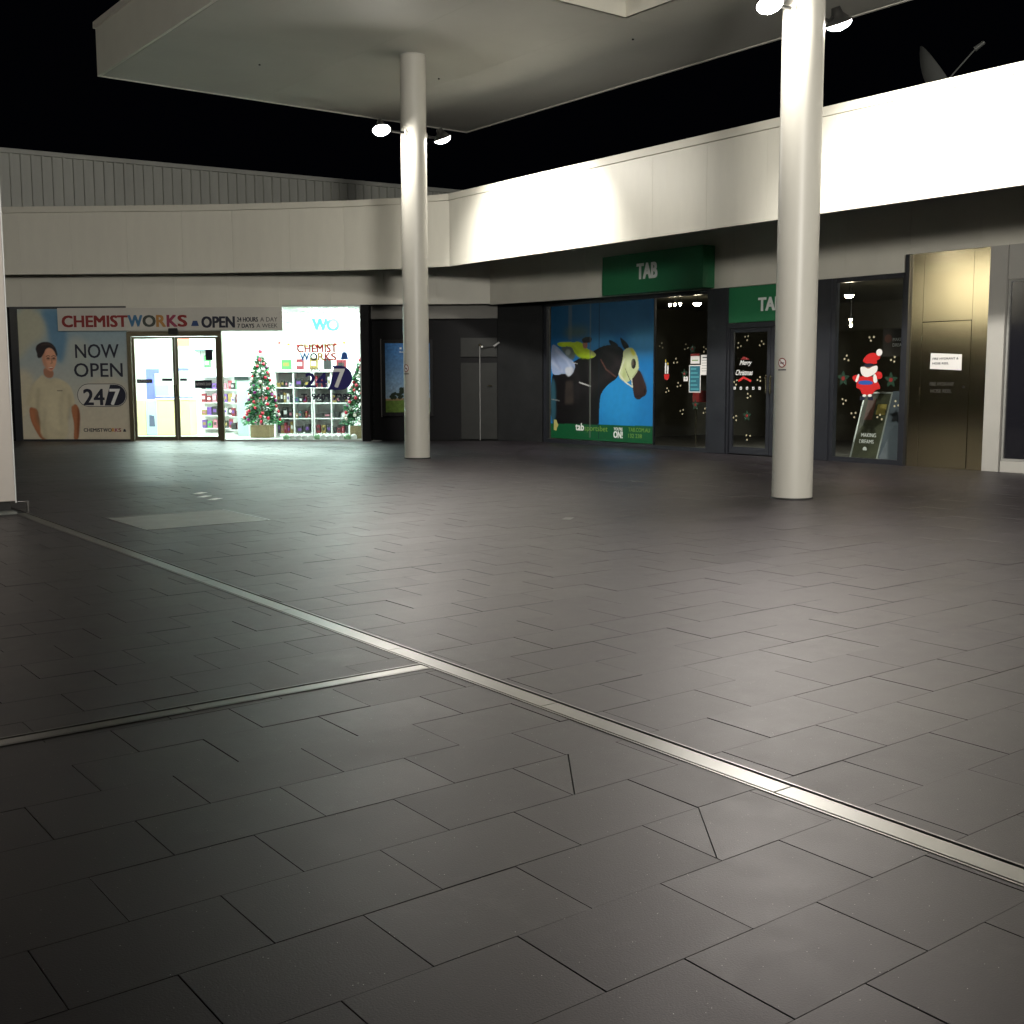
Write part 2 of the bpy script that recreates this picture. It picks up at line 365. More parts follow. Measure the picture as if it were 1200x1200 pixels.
# two paver beside the drain are cut on the diagonal
def split_at(pt, qt):
    best = None; mx, my = (pt[0]+qt[0])/2, (pt[1]+qt[1])/2
    for i, p in enumerate(tiles):
        xs = [a[0] for a in p]; ys = [a[1] for a in p]
        if min(xs) < mx < max(xs) and min(ys) < my < max(ys): best = i
    if best is None: return
    p = tiles.pop(best); a, b = -(qt[1]-pt[1]), qt[0]-pt[0]; c = a*pt[0]+b*pt[1]
    for q in (clip(p, a, b, c), clip(p, -a, -b, -c)):
        if len(q) >= 3: tiles.append(q)
split_at((2.96, 2.79), (2.68, 2.44)); split_at((2.97, 3.54), (2.70, 3.18))
def tile_geo(p, ch=0.0009):
    gr, gc = rt.choice((0.0003, 0.0005, 0.0008)), rt.choice((0.0008, 0.0013, 0.0018, 0.0022))
    cx = sum(a[0] for a in p)/len(p); cy = sum(a[1] for a in p)/len(p); n = len(p)
    A = sum(p[i][0]*p[(i+1) % n][1]-p[(i+1) % n][0]*p[i][1] for i in range(n))
    if A < 0: p = p[::-1]
    def inset(p, e):
        out = []
        for i in range(n):
            a, b, c = Vector(p[i-1]), Vector(p[i]), Vector(p[(i+1) % n]); d1 = (b-a); d2 = (c-b)
            if d1.length < 1e-4 or d2.length < 1e-4: out.append(tuple(b)); continue
            d1.normalize(); d2.normalize(); n1 = Vector((-d1.y, d1.x)); n2 = Vector((-d2.y, d2.x)); g1 = (gr if abs(d1.x) > 0.9 else gc)+e; g2 = (gr if abs(d2.x) > 0.9 else gc)+e
            det = n1.x*n2.y-n1.y*n2.x
            m = Vector(((g1*n2.y-g2*n1.y)/det, (n1.x*g2-n2.x*g1)/det)) if abs(det) > 0.15 else n1*g1
            out.append(tuple(b+m))
        return out
    o = inset(p, 0); t = inset(p, ch)
    vs = [(x, y, -0.011) for x, y in o] + [(x, y, -ch) for x, y in o] + [(x, y, 0) for x, y in t]
    fs = [(i, (i+1) % n, n+(i+1) % n, n+i) for i in range(n)] + [(n+i, n+(i+1) % n, 2*n+(i+1) % n, 2*n+i) for i in range(n)] + [tuple(range(2*n, 3*n))]
    return vs, fs, cx, cy
rt = random.Random(3)
def vis_size(p):
    cx = sum(a[0] for a in p)/len(p); cy = sum(a[1] for a in p)/len(p); q = project((cx, cy, 0))
    if q is None or not (-60 < q[0] < 1260 and 400 < q[1] < 1290): return 0
    return parea(p)/q[2]**3*1000
tiles.sort(key=vis_size, reverse=True)
shared = {}
rest = MB(); rest_tone = []
for i, p in enumerate(tiles):
    vs, fs, cx, cy = tile_geo(p); tone = rt.random(); tx, ty = rt.gauss(0, 0.0012), rt.gauss(0, 0.0012); dz = rt.uniform(-0.0012, 0.0006)
    if i < 296:
        loc = [(x-cx, y-cy, z) for x, y, z in vs]
        key = (tuple((round(a, 4), round(b, 4)) for a, b, _ in loc), int(tone*5))
        if key not in shared:
            me = MB().add(loc, fs).mesh('paving_tile', tilem); a = me.attributes.new('tone', 'FLOAT', 'POINT'); a.data.foreach_set('value', [tone]*len(loc)); shared[key] = me
        o = link('paving_tile', shared[key], pavement, (cx, cy, dz)); o.rotation_euler = (ty, tx, 0)
    else:
        rest.add([(x, y, z+dz+(x-cx)*tx+(y-cy)*ty) for x, y, z in vs], fs); rest_tone += [tone]*len(vs)
me = rest.mesh('far_paving', tilem); a = me.attributes.new('tone', 'FLOAT', 'POINT'); a.data.foreach_set('value', rest_tone)
link('far_paving', me, pavement, kind='stuff')

# drains: steel channel with rails and cover plates
def drain(label, P0, P1, hw, nseg):
    d = (Vector(P1)-Vector(P0)); L = d.length; ang = math.atan2(d.y, d.x)
    t = thing('floor_drain', label, 'drain', (P0[0], P0[1], 0), ang, 'steel strip drains in the paving')
    for s in (-1, 1):
        y = s*(hw-0.006); MB().box(0, L, y-0.005, y+0.005, -0.011, 0.003).build('rail', drainm, t)
    sl = L/nseg
    me = MB().bev(0.002, sl-0.002, -(hw-0.024), hw-0.024, -0.010, 0.0005, 0.002).mesh('cover_plate', drainm)
    for k in range(nseg): link('cover_plate', me, t, (k*sl, 0, 0))
    # shallow side lips between plate and rail
    for s in (-1, 1): y = s*(hw-0.016); MB().box(0, L, y-0.003, y+0.003, -0.011, -0.006).build('slot_lip', rubber, t)
    return t
drain('long steel strip drain running diagonally across the paving to the white pier', (dl(-3), -3, 0), (dl(14.25), 14.25, 0), DW, 12)
drain('short steel strip drain branching left from the long drain', (-6.0, 5.18-0.008*0, 0), (dl(5.18)-DW-0.002, 5.18, 0), 0.062, 7)

# inspection hatch
hatch = thing('floor_hatch', 'pale concrete filled floor hatch with a steel edge in the dark paving', 'hatch', ((HX0+HX1)/2, (HY0+HY1)/2, 0))
hx, hy = (HX1-HX0)/2, (HY1-HY0)/2
concm = mat('pale_concrete', (0.17, 0.18, 0.165), 0.5, noise=0.35, nscale=3.5, bump=0.2, bscale=80)
MB().bev(-hx+0.03, hx-0.03, -hy+0.03, hy-0.03, -0.011, 0.001, 0.002).build('infill', concm, hatch)
for a in ((-hx, -hx+0.024, -hy, hy), (hx-0.024, hx, -hy, hy), (-hx+0.024, hx-0.024, -hy, -hy+0.024), (-hx+0.024, hx-0.024, hy-0.024, hy)):
    MB().box(a[0]+0.002, a[1]-0.002, a[2]+0.002, a[3]-0.002, -0.011, 0.003).build('edge_angle', drainm, hatch)
for k, (x, y, l) in enumerate(((6.13, 15.22, 'farthest of the three small white floor plates beyond the hatch'), (5.99, 14.73, 'middle one of the three small white floor plates beyond the hatch'), (5.97, 14.33, 'small white floor plate closest to the pale hatch'), (8.21, 9.81, 'lone small worn floor plate in the middle of the paving'))):
    t = thing('floor_plate', l, 'floor plate', (x, y, 0), 0.65, 'small plates set in the paving')
    MB().bev(-0.11, 0.11, -0.05, 0.05, 0.0015, 0.005, 0.0015).build('plate', mat('plate_white', (0.75, 0.76, 0.72), 0.4) if k < 3 else concm, t)
    for sx in (-0.09, 0.09): MB().tube((sx, 0, 0.005), (sx, 0, 0.0065), 0.006, n=8).build('screw', drainm, t)

# ------------------------------------------------------------------ plan polylines of fascias
FL = [(4.0, 32.85), (5.05, 31.96), (5.9, 31.24), (6.72, 30.55), (7.67, 29.75), (8.64, 28.93), (9.68, 28.05), (10.71, 27.18), (11.62, 26.34), (12.6, 25.3), (13.5, 24.32), (14.36, 23.19), (14.93, 22.03)]
FK = 1.0275
FL = [(a*FK, b*FK) for a, b in FL]
FR = [(15.34, 22.636)] + [(15.34, y*FK) for y in (20.80, 19.47, 18.14, 16.81, 15.48, 14.15, 12.82, 11.49, 10.16, 8.83, 7.5, 6.17, 4.84, 3.51, 2.18, 0.85, -0.48, -1.81, -3.14)]
def seg_panel(parent, name, a, b, z0, z1, thick, m, gap=0.004, proud=0.0):
    # panel between plan points a->b; outside is to the right of the walking direction when going left->right in view
    a = Vector(a); b = Vector(b); d = b-a; L = d.length; ang = math.atan2(d.y, d.x)
    # outward (towards plaza) is -90 deg from direction
    o = MB().bev(gap/2, L-gap/2, -proud, thick, z0, z1, 0.003).build(name, m, parent, loc=(a.x, a.y, 0)); o.rotation_euler = (0, 0, ang); return o

chem = thing('chemist_shop', 'brightly lit chemist shop building with cream fascia and full glass front', 'shop building')
tab = thing('betting_shop', 'dim betting shop building with tall cream fascia and charcoal window frames', 'shop building')
for par, FP in ((chem, FL), (tab, FR)):
    for a, b in zip(FP[:-1], FP[1:]):
        seg_panel(par, 'fascia_panel', a, b, 4.17, 5.665, 0.05, creamp)
        seg_panel(par, 'cap_flashing', a, b, 5.67, 5.815, 0.30, cream, gap=0.0, proud=0.03)
# backing behind joints, soffit, roof
def prism_line(P, off0, off1, z0, z1, m, parent, name):
    mb = MB()
    for a, b in zip(P[:-1], P[1:]):
        a = Vector(a); b = Vector(b); d = (b-a).normalized(); n = Vector((-d.y, d.x))
        q = [a+n*off0, b+n*off0, b+n*off1, a+n*off1]; mb.prism([tuple(p) for p in q], z0, z1)
    return mb.build(name, m, parent)
prism_line(FL, 0.055, 0.12, 4.20, 5.66, rubber, chem, 'fascia_backing'); prism_line(FR, 0.055, 0.12, 4.20, 5.66, rubber, tab, 'fascia_backing')
# bulkheads above the shopfronts
def bulk(parent, pts, z0, z1, name='bulkhead_panel', step=1.35, m=cream):
    for a, b in zip(pts[:-1], pts[1:]):
        a = Vector(a); b = Vector(b); n = max(1, round((b-a).length/step))
        for k in range(n): seg_panel(parent, name, tuple(a.lerp(b, k/n)), tuple(a.lerp(b, (k+1)/n)), z0, z1, 0.08, m, gap=0.003)
cA = atL(-5.0); cB = atL(12.25)
bulk(chem, [(cA.x, cA.y), (cB.x, cB.y)], 3.42, 4.6)
bulk(tab, [(cB.x, cB.y), (17.45, 21.9), (17.97, 17.6), (17.97, 12.17)], 3.40, 4.6)
bulk(tab, [(17.97, 12.17), (17.97, -4.0)], 3.70, 4.6)
# soffit board under the overhang and flat roofs
def slab(P, off, z0, z1, m, parent, name, close):
    # strip behind the fascia line, closed by the given back points
    q = []
    for k, a in enumerate(P):
        b0 = Vector(P[max(0, k-1)]); b1 = Vector(P[min(len(P)-1, k+1)]); d = (b1-b0).normalized(); q.append(tuple(Vector(a)+Vector((-d.y, d.x))*off))
    return MB().prism(q + close, z0, z1).build(name, m, parent)
roofm = mat('roof_sheet', (0.12, 0.12, 0.11), 0.6)
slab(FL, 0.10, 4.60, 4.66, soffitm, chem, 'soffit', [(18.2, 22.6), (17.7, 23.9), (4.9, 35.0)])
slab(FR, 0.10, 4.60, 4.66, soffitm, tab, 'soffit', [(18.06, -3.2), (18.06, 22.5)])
slab(FL, 0.32, 5.40, 5.52, roofm, chem, 'roof', [(20, 26), (18, 40), (5, 42)])
slab(FR, 0.32, 5.40, 5.52, roofm, tab, 'roof', [(27, -3.2), (27, 26), (20, 26)])

# ------------------------------------------------------------------ chemist shopfront (local x = u)
front = chem
def Lp(name, m, fn):                                # part of the chemist building in shopfront coordinates
    mb = MB(); fn(mb); o = mb.build(name, m, chem, loc=atL(0)); o.rotation_euler = (0, 0, RZL); return o
def Rp(name, m, fn, parent=None):
    mb = MB(); fn(mb); o = mb.build(name, m, parent or tab, loc=atR(0)); o.rotation_euler = (0, 0, RZR); return o
Lp('side_wall', blackw, lambda b: b.box(-6.0, -0.02, 0.05, 0.3, 0, 3.42))
Lp('window_frame', frame, lambda b: (b.box(-0.02, 0.16, -0.02, 0.10, 0, 3.42), b.box(0.16, 2.99, 0.0, 0.08, 0, 0.05), b.box(0.16, 3.0, 0.0, 0.08, 3.36, 3.42)))
Lp('window_pane', glass, lambda b: b.box(0.16, 2.99, 0.035, 0.043, 0.05, 3.36))
# door set: posts, head rail, two leaves
Lp('door_frame', bronze, lambda b: (b.box(2.99, 3.09, -0.02, 0.10, 0, 2.78), b.box(5.34, 5.43, -0.02, 0.10, 0, 2.78), b.box(3.09, 5.34, -0.02, 0.12, 2.66, 2.78)))
Lp('header_panel', cream, lambda b: b.box(3.0, 7.0, 0.0, 0.12, 2.785, 3.42))
for k, (a, c) in enumerate(((3.10, 4.215), (4.225, 5.33))):
    leaf = Lp('door_leaf', bronze, lambda b: (b.box(a, a+0.065, 0.02, 0.06, 0.01, 2.65), b.box(c-0.065, c, 0.02, 0.06, 0.01, 2.65), b.box(a+0.065, c-0.065, 0.02, 0.06, 0.01, 0.12), b.box(a+0.065, c-0.065, 0.02, 0.06, 2.60, 2.65)))
    MB().box(a+0.065, c-0.065, 0.036, 0.044, 0.12, 2.60).build('pane', glass, leaf)
    x = c-0.03 if k == 0 else a+0.03
    MB().bev(x-0.02, x+0.02, -0.03, 0.018, 1.15, 1.45, 0.006).build('handle', steel, leaf)
Lp('door_sensor', rubber, lambda b: b.bev(4.10, 4.34, -0.09, -0.021, 2.70, 2.86, 0.015))
Lp('window_frame', mat('pale_aluminium', (0.5, 0.52, 0.5), 0.4, metal=0.3), lambda b: (b.box(5.43, 8.99, 0.0, 0.07, 0.0, 0.045), b.box(7.0, 8.99, 0.0, 0.07, 3.38, 3.42), b.box(8.965, 8.99, 0.0, 0.07, 0.045, 3.38)))
Lp('window_pane', glass, lambda b: b.box(5.43, 8.965, 0.03, 0.038, 0.045, 2.785))
Lp('window_pane', glass, lambda b: b.box(7.0, 8.965, 0.03, 0.038, 2.79, 3.38))
# interior shell
def room(b): pass
Lp('shop_floor', mat('shop_vinyl', (0.55, 0.57, 0.55), 0.3), lambda b: b.box(2.0, 9.4, 0.08, 8.0, -0.01, 0.004))
Lp('shop_ceiling', whitep, lambda b: b.box(2.0, 9.0, 0.13, 8.0, 3.385, 3.415))
Lp('shop_back_wall', whitep, lambda b: b.box(0.0, 9.35, 8.0, 8.15, 0, 3.42))
Lp('shop_side_wall', whitep, lambda b: b.box(8.995, 9.06, 0.42, 8.0, 0, 3.42))
Lp('shop_side_wall', whitep, lambda b: b.box(0.4, 0.5, 0.10, 8.0, 0, 3.42))
Lp('poster_backing', whitep, lambda b: b.box(0.5, 2.95, 0.10, 0.16, 0.0, 3.38))
Lp('ceiling_extension', whitep, lambda b: b.box(0.5, 2.0, 0.17, 8.0, 3.385, 3.415))
Lp('dark_jamb', blackw, lambda b: b.box(8.995, 9.20, -0.03, 0.40, 0, 3.418))
for r in range(3):
    for c in range(4):
        x = 1.6+c*1.9; y = 1.0+r*2.3
        p = Lp('ceiling_panel_light', shop_l, lambda b: b.box(x, x+1.2, y, y+0.6, 3.36, 3.384))

# recess to the right of the chemist: lintel, black walls, service door
recess = thing('service_recess', 'black walled service recess between the two shops', 'wall', atL(0), RZL)
def Cp(name, m, fn): mb = MB(); fn(mb); return mb.build(name, m, recess)
Cp('back_wall', blackw, lambda b: b.box(9.2, 13.2, 0.42, 0.6, 0, 4.6))
Cp('lintel', mat('grey_lintel', (0.16, 0.155, 0.14), 0.6), lambda b: b.box(9.20, 12.41, 0.32, 0.418, 3.08, 3.60))
mb = MB(); q = [(17.50, 23.69), (17.93, 22.42), (18.2, 22.5), (17.9, 23.9)]
o = mb.prism(q, 0, 3.60).build('side_wall', mat('dark_grey_wall', (0.017, 0.018, 0.019), 0.5, spec=0.2, noise=0.2, nscale=3), tab)
o['label'] = 'dark grey side wall'
door = thing('service_door', 'plain dark grey service door in the black recess', 'door', atL(11.47, 0.40), RZL)
gd = mat('door_grey', (0.016, 0.017, 0.016), 0.45, spec=0.2, noise=0.2, nscale=4)
MB().bev(0.0, 0.92, -0.03, 0.015, 0.03, 1.97, 0.004).build('door_leaf', gd, door)
MB().bev(0.0, 0.92, -0.02, 0.015, 2.12, 2.60, 0.004).build('transom_panel', gd, door)
h = MB(); h.tube((0.74, -0.03, 1.39), (0.74, -0.07, 1.39), 0.022, n=12); h.bev(0.68, 0.80, -0.085, -0.068, 1.38, 1.40, 0.004); h.build('handle', steel, door)
pole = thing('metal_pole', 'thin metal pole with a round cap in front of the dark service door', 'pole', atL(11.96, 0.33), RZL)
MB().tube((0, 0, 0), (0, 0, 2.38), 0.014, n=10).build('shaft', mat('dull_metal', (0.25, 0.25, 0.25), 0.4, metal=0.6), pole)
MB().ball((0, 0, 2.41), 0.035).build('cap', steel, pole)
br = thing('wall_bracket', 'small black wall bracket arm with a pale tip beside the service door', 'bracket', atL(12.30, 0.30, 2.38), RZL)
MB().tube((0.06, 0.08, 0), (-0.25, 0, -0.01), 0.014, n=8).build('arm', rubber, br)
MB().ball((-0.28, 0, -0.01), 0.028).build('tip', lettergrey, br)
MB().tube((0.02, 0.0, 0.0), (0.16, 0.0, 0.10), 0.03, 0.024, n=10).build('head', mat('grey_plastic', (0.2, 0.2, 0.2), 0.5), br)
# framed advertisement left of the column
adf = thing('advertisement_frame', 'black framed poster of blue sky over grass on the black wall', 'poster', atL(9.44, 0.415), RZL)
MB().box(0.0, 1.32, -0.06, 0.0, 0.62, 2.56).build('case', mat('gloss_black', (0.01, 0.01, 0.011), 0.25), adf)
MB().box(-0.02, -0.002, -0.07, 0.0, 0.60, 2.58).build('edge_strip', mat('dull_metal2', (0.3, 0.28, 0.27), 0.35, metal=0.7), adf)
cv = Canvas(0, 0, 60, 96, 1.5)
g = cv.Y/96; cv.c = np.stack([0.05+0.30*g**1.5, 0.17+0.26*g**1.3, 0.42+0.05*g], -1)
cv.hard([(0, 78), (30, 76), (60, 79), (60, 97), (0, 97)], (0.10, 0.17, 0.03), 0.6); cv.hard([(0, 77), (60, 75.5), (60, 79), (0, 79.5)], (0.25, 0.17, 0.09), 0.6)
rr = random.Random(4)
for _ in range(26): x = rr.uniform(8, 52); y = 76-rr.uniform(0, 14)*math.exp(-((x-26)/22)**2); cv.ell(x, y, rr.uniform(2, 4), rr.uniform(1.5, 3), (0.012, 0.025, 0.012), 0.4, ang=rr.uniform(-1, 1))
cv.ell(42, 60, 12, 13, (0.62, 0.55, 0.42), 1); cv.ell(33, 57, 4, 9, (0.35, 0.16, 0.06), 1); cv.ell(44, 62, 5, 7, (0.25, 0.3, 0.22), 1); cv.line([(20, 12), (40, 14)], 1.5, (0.6, 0.65, 0.7), 0.6); cv.ell(21, 7, 1.6, 1.6, (0.7, 0.75, 0.8), 0.4)
cv.noise(0.10, 1, 3)
cv.build('print', adf, 0.10, 0.72, 1.24, 2.47, -0.062, paint_mat('gloss_print', 0.3))

# ------------------------------------------------------------------ betting shop front
def frame_rect(b, u0, u1, z0, z1, w, y0=-0.03, y1=0.08, wb=None):
    wb = wb or w
    b.box(u0, u0+w, y0, y1, z0, z1); b.box(u1-w, u1, y0, y1, z0, z1); b.box(u0+w, u1-w, y0+0.004, y1, z0, z0+wb); b.box(u0+w, u1-w, y0+0.004, y1, z1-w, z1)
Rp('window_frame', frame, lambda b: frame_rect(b, -0.06, 5.50, 0.0, 3.398, 0.09))
Rp('window_pane', glass, lambda b: b.box(0.03, 3.79, 0.02, 0.028, 0.09, 3.31))
Rp('window_pane', glass, lambda b: b.box(3.80, 5.41, 0.02, 0.028, 0.09, 3.31))
Rp('mullion', frame, lambda b: b.box(3.785, 3.805, 0.0, 0.06, 0.09, 3.31))
Rp('pier_cladding', frame, lambda b: b.bev(5.50, 5.97, -0.06, 0.2, 0, 3.398, 0.006))
Rp('door_frame', frame, lambda b: (b.box(5.97, 6.03, -0.03, 0.08, 0, 3.398), b.box(8.12, 8.20, -0.03, 0.08, 0, 3.398), b.box(6.03, 8.12, -0.03, 0.08, 2.57, 2.67)))
for a, c in ((6.035, 7.09), (7.10, 8.115)):
    lf = Rp('door_leaf', frame, lambda b: frame_rect(b, a, c, 0.02, 2.565, 0.085, 0.0, 0.045, 0.14))
    MB().box(a+0.085, c-0.085, 0.018, 0.026, 0.16, 2.48).build('pane', glass, lf)
    x = c-0.05 if a < 7 else a+0.05
    hb = MB(); hb.tube((x, -0.06, 1.25), (x, -0.06, 1.62), 0.016, n=10); hb.tube((x, 0.0, 1.30), (x, -0.06, 1.30), 0.009, n=8); hb.tube((x, 0.0, 1.57), (x, -0.06, 1.57), 0.009, n=8); hb.build('handle', steel, lf)
Rp('pier_cladding', frame, lambda b: b.bev(8.20, 8.56, -0.06, 0.2, 0, 3.398, 0.006))
Rp('window_frame', frame, lambda b: frame_rect(b, 8.56, 10.16, 0.0, 3.398, 0.085))
Rp('window_pane', glass, lambda b: b.box(8.645, 10.075, 0.02, 0.028, 0.09, 3.31))
Rp('corner_post', frame, lambda b: b.box(10.16, 10.24, -0.10, 0.1, 0, 3.699))
# steel service cabinet
cab = thing('hydrant_cabinet', 'tall brushed stainless steel fire hydrant cabinet with a narrow door', 'cabinet', atR(10.25), RZR)
def K(name, m, fn, parent=cab): mb = MB(); fn(mb); return mb.build(name, m, parent)
K('left_panel', steel, lambda b: b.bev(0.0, 0.245, -0.04, 0.0, 0.0, 3.695, 0.003))
K('right_panel', steel, lambda b: b.bev(1.185, 1.475, -0.04, 0.0, 0.0, 3.695, 0.003))
K('upper_panel', steel, lambda b: b.bev(0.25, 1.18, -0.04, 0.0, 2.52, 3.695, 0.003))
K('plinth', steel, lambda b: b.box(0.25, 1.18, -0.03, 0.0, 0.0, 0.018))
cd = K('door', steel, lambda b: b.bev(0.254, 1.176, -0.046, -0.004, 0.02, 2.512, 0.004))
for z in (0.35, 1.25, 2.15):
    hb = MB(); hb.tube((0.247, -0.052, z), (0.247, -0.052, z+0.14), 0.009, n=10); hb.build('hinge', steel, cd)
text('engraved_text', 'FIRE HYDRANT', mat('etched_dark', (0.05, 0.05, 0.045), 0.6), cd, 0.44, 1.42, 0.90, 1.48, -0.047)
text('engraved_text', 'HOSE REEL', MATS['etched_dark'], cd, 0.46, 1.30, 0.86, 1.36, -0.047)
mbk = MB(); mbk.tube((1.08, -0.046, 1.40), (1.08, -0.058, 1.40), 0.018, n=12); mbk.build('key_lock', rubber, cd)
MB().box(0, 1.475, 0.0, 0.5, 0, 3.6).build('carcass', frame, cab)
np_ = thing('paper_notice', 'white paper notice taped on the steel cabinet door', 'notice', atR(10.68, -0.0485, 1.70), RZR)
MB().add([(0, -0.001, 0.01), (0.60, -0.003, -0.02), (0.60, -0.004, 0.25), (0.01, -0.002, 0.28), (0, 0.0, 0.01), (0.60, 0.0, -0.02), (0.60, 0.0, 0.25), (0.01, 0.0, 0.28)], [(0, 1, 2, 3), (0, 4, 5, 1), (1, 5, 6, 2), (2, 6, 7, 3), (3, 7, 4, 0)]).build('sheet', paper, np_)
text('lettering', 'FIRE HYDRANT &', ink, np_, 0.05, 0.165, 0.54, 0.20, -0.004, bold=0.02)
text('lettering', 'HOSE REEL', ink, np_, 0.05, 0.085, 0.36, 0.12, -0.004, bold=0.02)
# pilaster and next shop window at the frame edge
pil = mat('pilaster_grey', (0.42, 0.41, 0.38), 0.5, noise=0.05, nscale=2)
Rp('pilaster', pil, lambda b: b.bev(11.735, 12.03, -0.07, 0.1, 0, 3.698, 0.004))
nx = thing('end_window', 'dark shop window in a pale frame at the right edge behind the pilaster', 'window', atR(12.05), RZR)
MB().box(0, 3.6, -0.05, 0.1, 3.14, 3.698).build('head_panel', pil, nx)
MB().bev(0, 3.6, -0.05, 0.1, 0, 0.185, 0.004).build('sill', pil, nx)
K('frame', mat('light_aluminium', (0.42, 0.42, 0.40), 0.4, metal=0.4), lambda b: frame_rect(b, 0.0, 3.6, 0.19, 3.135, 0.035), nx)
K('pane', mat('dark_film', (0.012, 0.012, 0.016), 0.08), lambda b: b.box(0.036, 3.56, 0.0, 0.02, 0.23, 3.10), nx)
Rp('end_wall', cream, lambda b: b.box(15.66, 26.0, -0.02, 0.1, 0, 3.70))
# interior of the betting shop
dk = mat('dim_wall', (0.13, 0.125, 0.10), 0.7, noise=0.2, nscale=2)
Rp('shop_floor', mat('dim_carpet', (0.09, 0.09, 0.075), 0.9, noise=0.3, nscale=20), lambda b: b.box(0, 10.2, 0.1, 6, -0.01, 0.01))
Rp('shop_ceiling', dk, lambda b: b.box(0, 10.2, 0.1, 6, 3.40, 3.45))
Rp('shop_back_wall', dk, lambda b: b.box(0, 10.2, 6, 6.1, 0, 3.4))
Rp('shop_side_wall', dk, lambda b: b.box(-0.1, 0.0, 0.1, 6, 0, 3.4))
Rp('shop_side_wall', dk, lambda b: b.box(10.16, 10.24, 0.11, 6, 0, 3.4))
dlm = mat('dim_lamp', (1, 1, 1), 0.5, emit=(1, 0.86, 0.6), es=110.0)
for k, (u, d, z, l) in enumerate(((4.12, 1.0, 3.22, 'round warm pendant light in the betting shop above the notices'), (8.17, 1.0, 3.16, 'round warm pendant light at the upper left of the end window'), (3.27, 1.0, 3.25, 'small pendant light left in the row of three beside the horse poster'), (3.43, 1.0, 3.25, 'small pendant light in the middle of the row of three beside the horse poster'), (3.60, 1.0, 3.25, 'small pendant light right in the row of three beside the horse poster'), (7.48, 2.0, 2.76, 'upper one of two tiny lights deep inside the end window'), (7.49, 2.0, 2.65, 'lower one of two tiny lights deep inside the end window'))):
    r = 0.09 if k < 2 else 0.03
    t = thing('pendant_light', l, 'ceiling light', atR(u, d, z), RZR, 'pendant lights in the betting shop')
    MB().tube((0, 0, 0.03), (0, 0, 3.40-z), 0.006, n=6).build('stem', frame, t)
    MB().lathe([(0.01, 0.035), (r+0.012, 0.03), (r+0.015, 0.0), (r, 0.0)], n=20).build('rim', frame, t)
    MB().lathe([(r, 0.0), (r*0.85, -0.03), (r*0.5, -0.055), (0.001, -0.06)], n=20).build('lens', dlm, t)

# ------------------------------------------------------------------ ribbed wall behind the chemist
rib = thing('ribbed_wall', 'grey ribbed metal clad wall rising behind the chemist roof', 'wall')
ribm = mat('ribbed_sheet', (0.50, 0.51, 0.47), 0.5, noise=0.1, nscale=1.5, streak=(1, 1, 0.2))
A = Vector((2.0, 36.0)); B = Vector((26.0, 33.4)); d = (B-A); L = d.length; ang = math.atan2(d.y, d.x); rib.location = (A.x, A.y, 0); rib.rotation_euler = (0, 0, ang)
MB().box(0, L, 0.03, 0.2, 0, 8.02).build('sheet', ribm, rib)
me = MB().add([(-0.045, 0.03, 5), (-0.03, -0.07, 5), (0.03, -0.07, 5), (0.045, 0.03, 5), (-0.045, 0.03, 7.93), (-0.03, -0.07, 7.93), (0.03, -0.07, 7.93), (0.045, 0.03, 7.93)], [(0, 1, 5, 4), (1, 2, 6, 5), (2, 3, 7, 6), (4, 5, 6, 7)]).mesh('rib', ribm)
for k in range(int(L/0.285)): link('rib', me, rib, (0.15+k*0.285, 0, 0))
MB().bev(0, L, -0.10, 0.22, 7.93, 8.06, 0.01).build('capping', ribm, rib)

# ------------------------------------------------------------------ pier at the left edge
pier = thing('white_pier', 'white clad pier on a recessed dark base at the left edge', 'pier', (0, 0, 0))
pm = mat('pier_white', (0.62, 0.57, 0.52), 0.5, noise=0.05, nscale=1.5)
MB().bev(1.6, 3.485, 14.30, 15.9, 0.14, 4.61, 0.008).build('cladding', pm, pier)
MB().box(1.65, 3.45, 14.36, 15.85, 0.0, 0.14).build('recessed_base', rubber, pier)
MB().bev(1.4, 3.46, 14.12, 14.30, 0.0, 0.035, 0.006).build('step', concm, pier)
MB().bev(1.5, 3.42, 14.25, 15.95, 4.612, 5.6, 0.01).build('parapet', mat('dark_parapet', (0.02, 0.022, 0.03), 0.5), pier)
MB().bev(3.487, 3.50, 14.29, 14.31, 0.12, 4.6, 0.002).build('edge_bead', white, pier)
gk = thing('kick_rail', 'small steel kick rail at the foot of the white pier', 'rail', (3.5, 14.3, 0))
gb = MB(); gb.tube((0.0, 0.05, 0.13), (0.13, 0.02, 0.13), 0.007, n=8); gb.tube((0.13, 0.02, 0.135), (0.13, 0.02, 0.0), 0.012, n=8); gb.build('rail', drainm, gk)

# ------------------------------------------------------------------ canopy
can = thing('canopy', 'large flat cream canopy roof carried on round columns', 'canopy')
XS = [8.0, 11.4, 13.93, 17.0]; YS = [24.3, 20.2, 15.15, 12.4, 8.6, 4.8, 1.0, -2.8, -6.6]
ZC = 7.68
for i in range(3):
    for j in range(8):
        if i == 1 and j == 2: continue
        x0, x1 = XS[i], XS[i+1]; y1, y0 = YS[j], YS[j+1]
        if i == 0: x0 += 0.02
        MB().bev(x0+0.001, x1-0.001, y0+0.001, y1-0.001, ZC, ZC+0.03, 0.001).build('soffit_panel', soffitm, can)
MB().box(8.03, 16.97, -6.57, 12.35, ZC+0.032, 8.6).build('roof_deck', soffitm, can)
MB().box(8.03, 11.35, 12.35, 24.27, ZC+0.032, 8.6).build('roof_deck', soffitm, can)
MB().box(13.98, 16.97, 12.35, 24.27, ZC+0.032, 8.6).build('roof_deck', soffitm, can)
MB().box(11.35, 13.98, 15.20, 24.27, ZC+0.032, 8.6).build('roof_deck', soffitm, can)
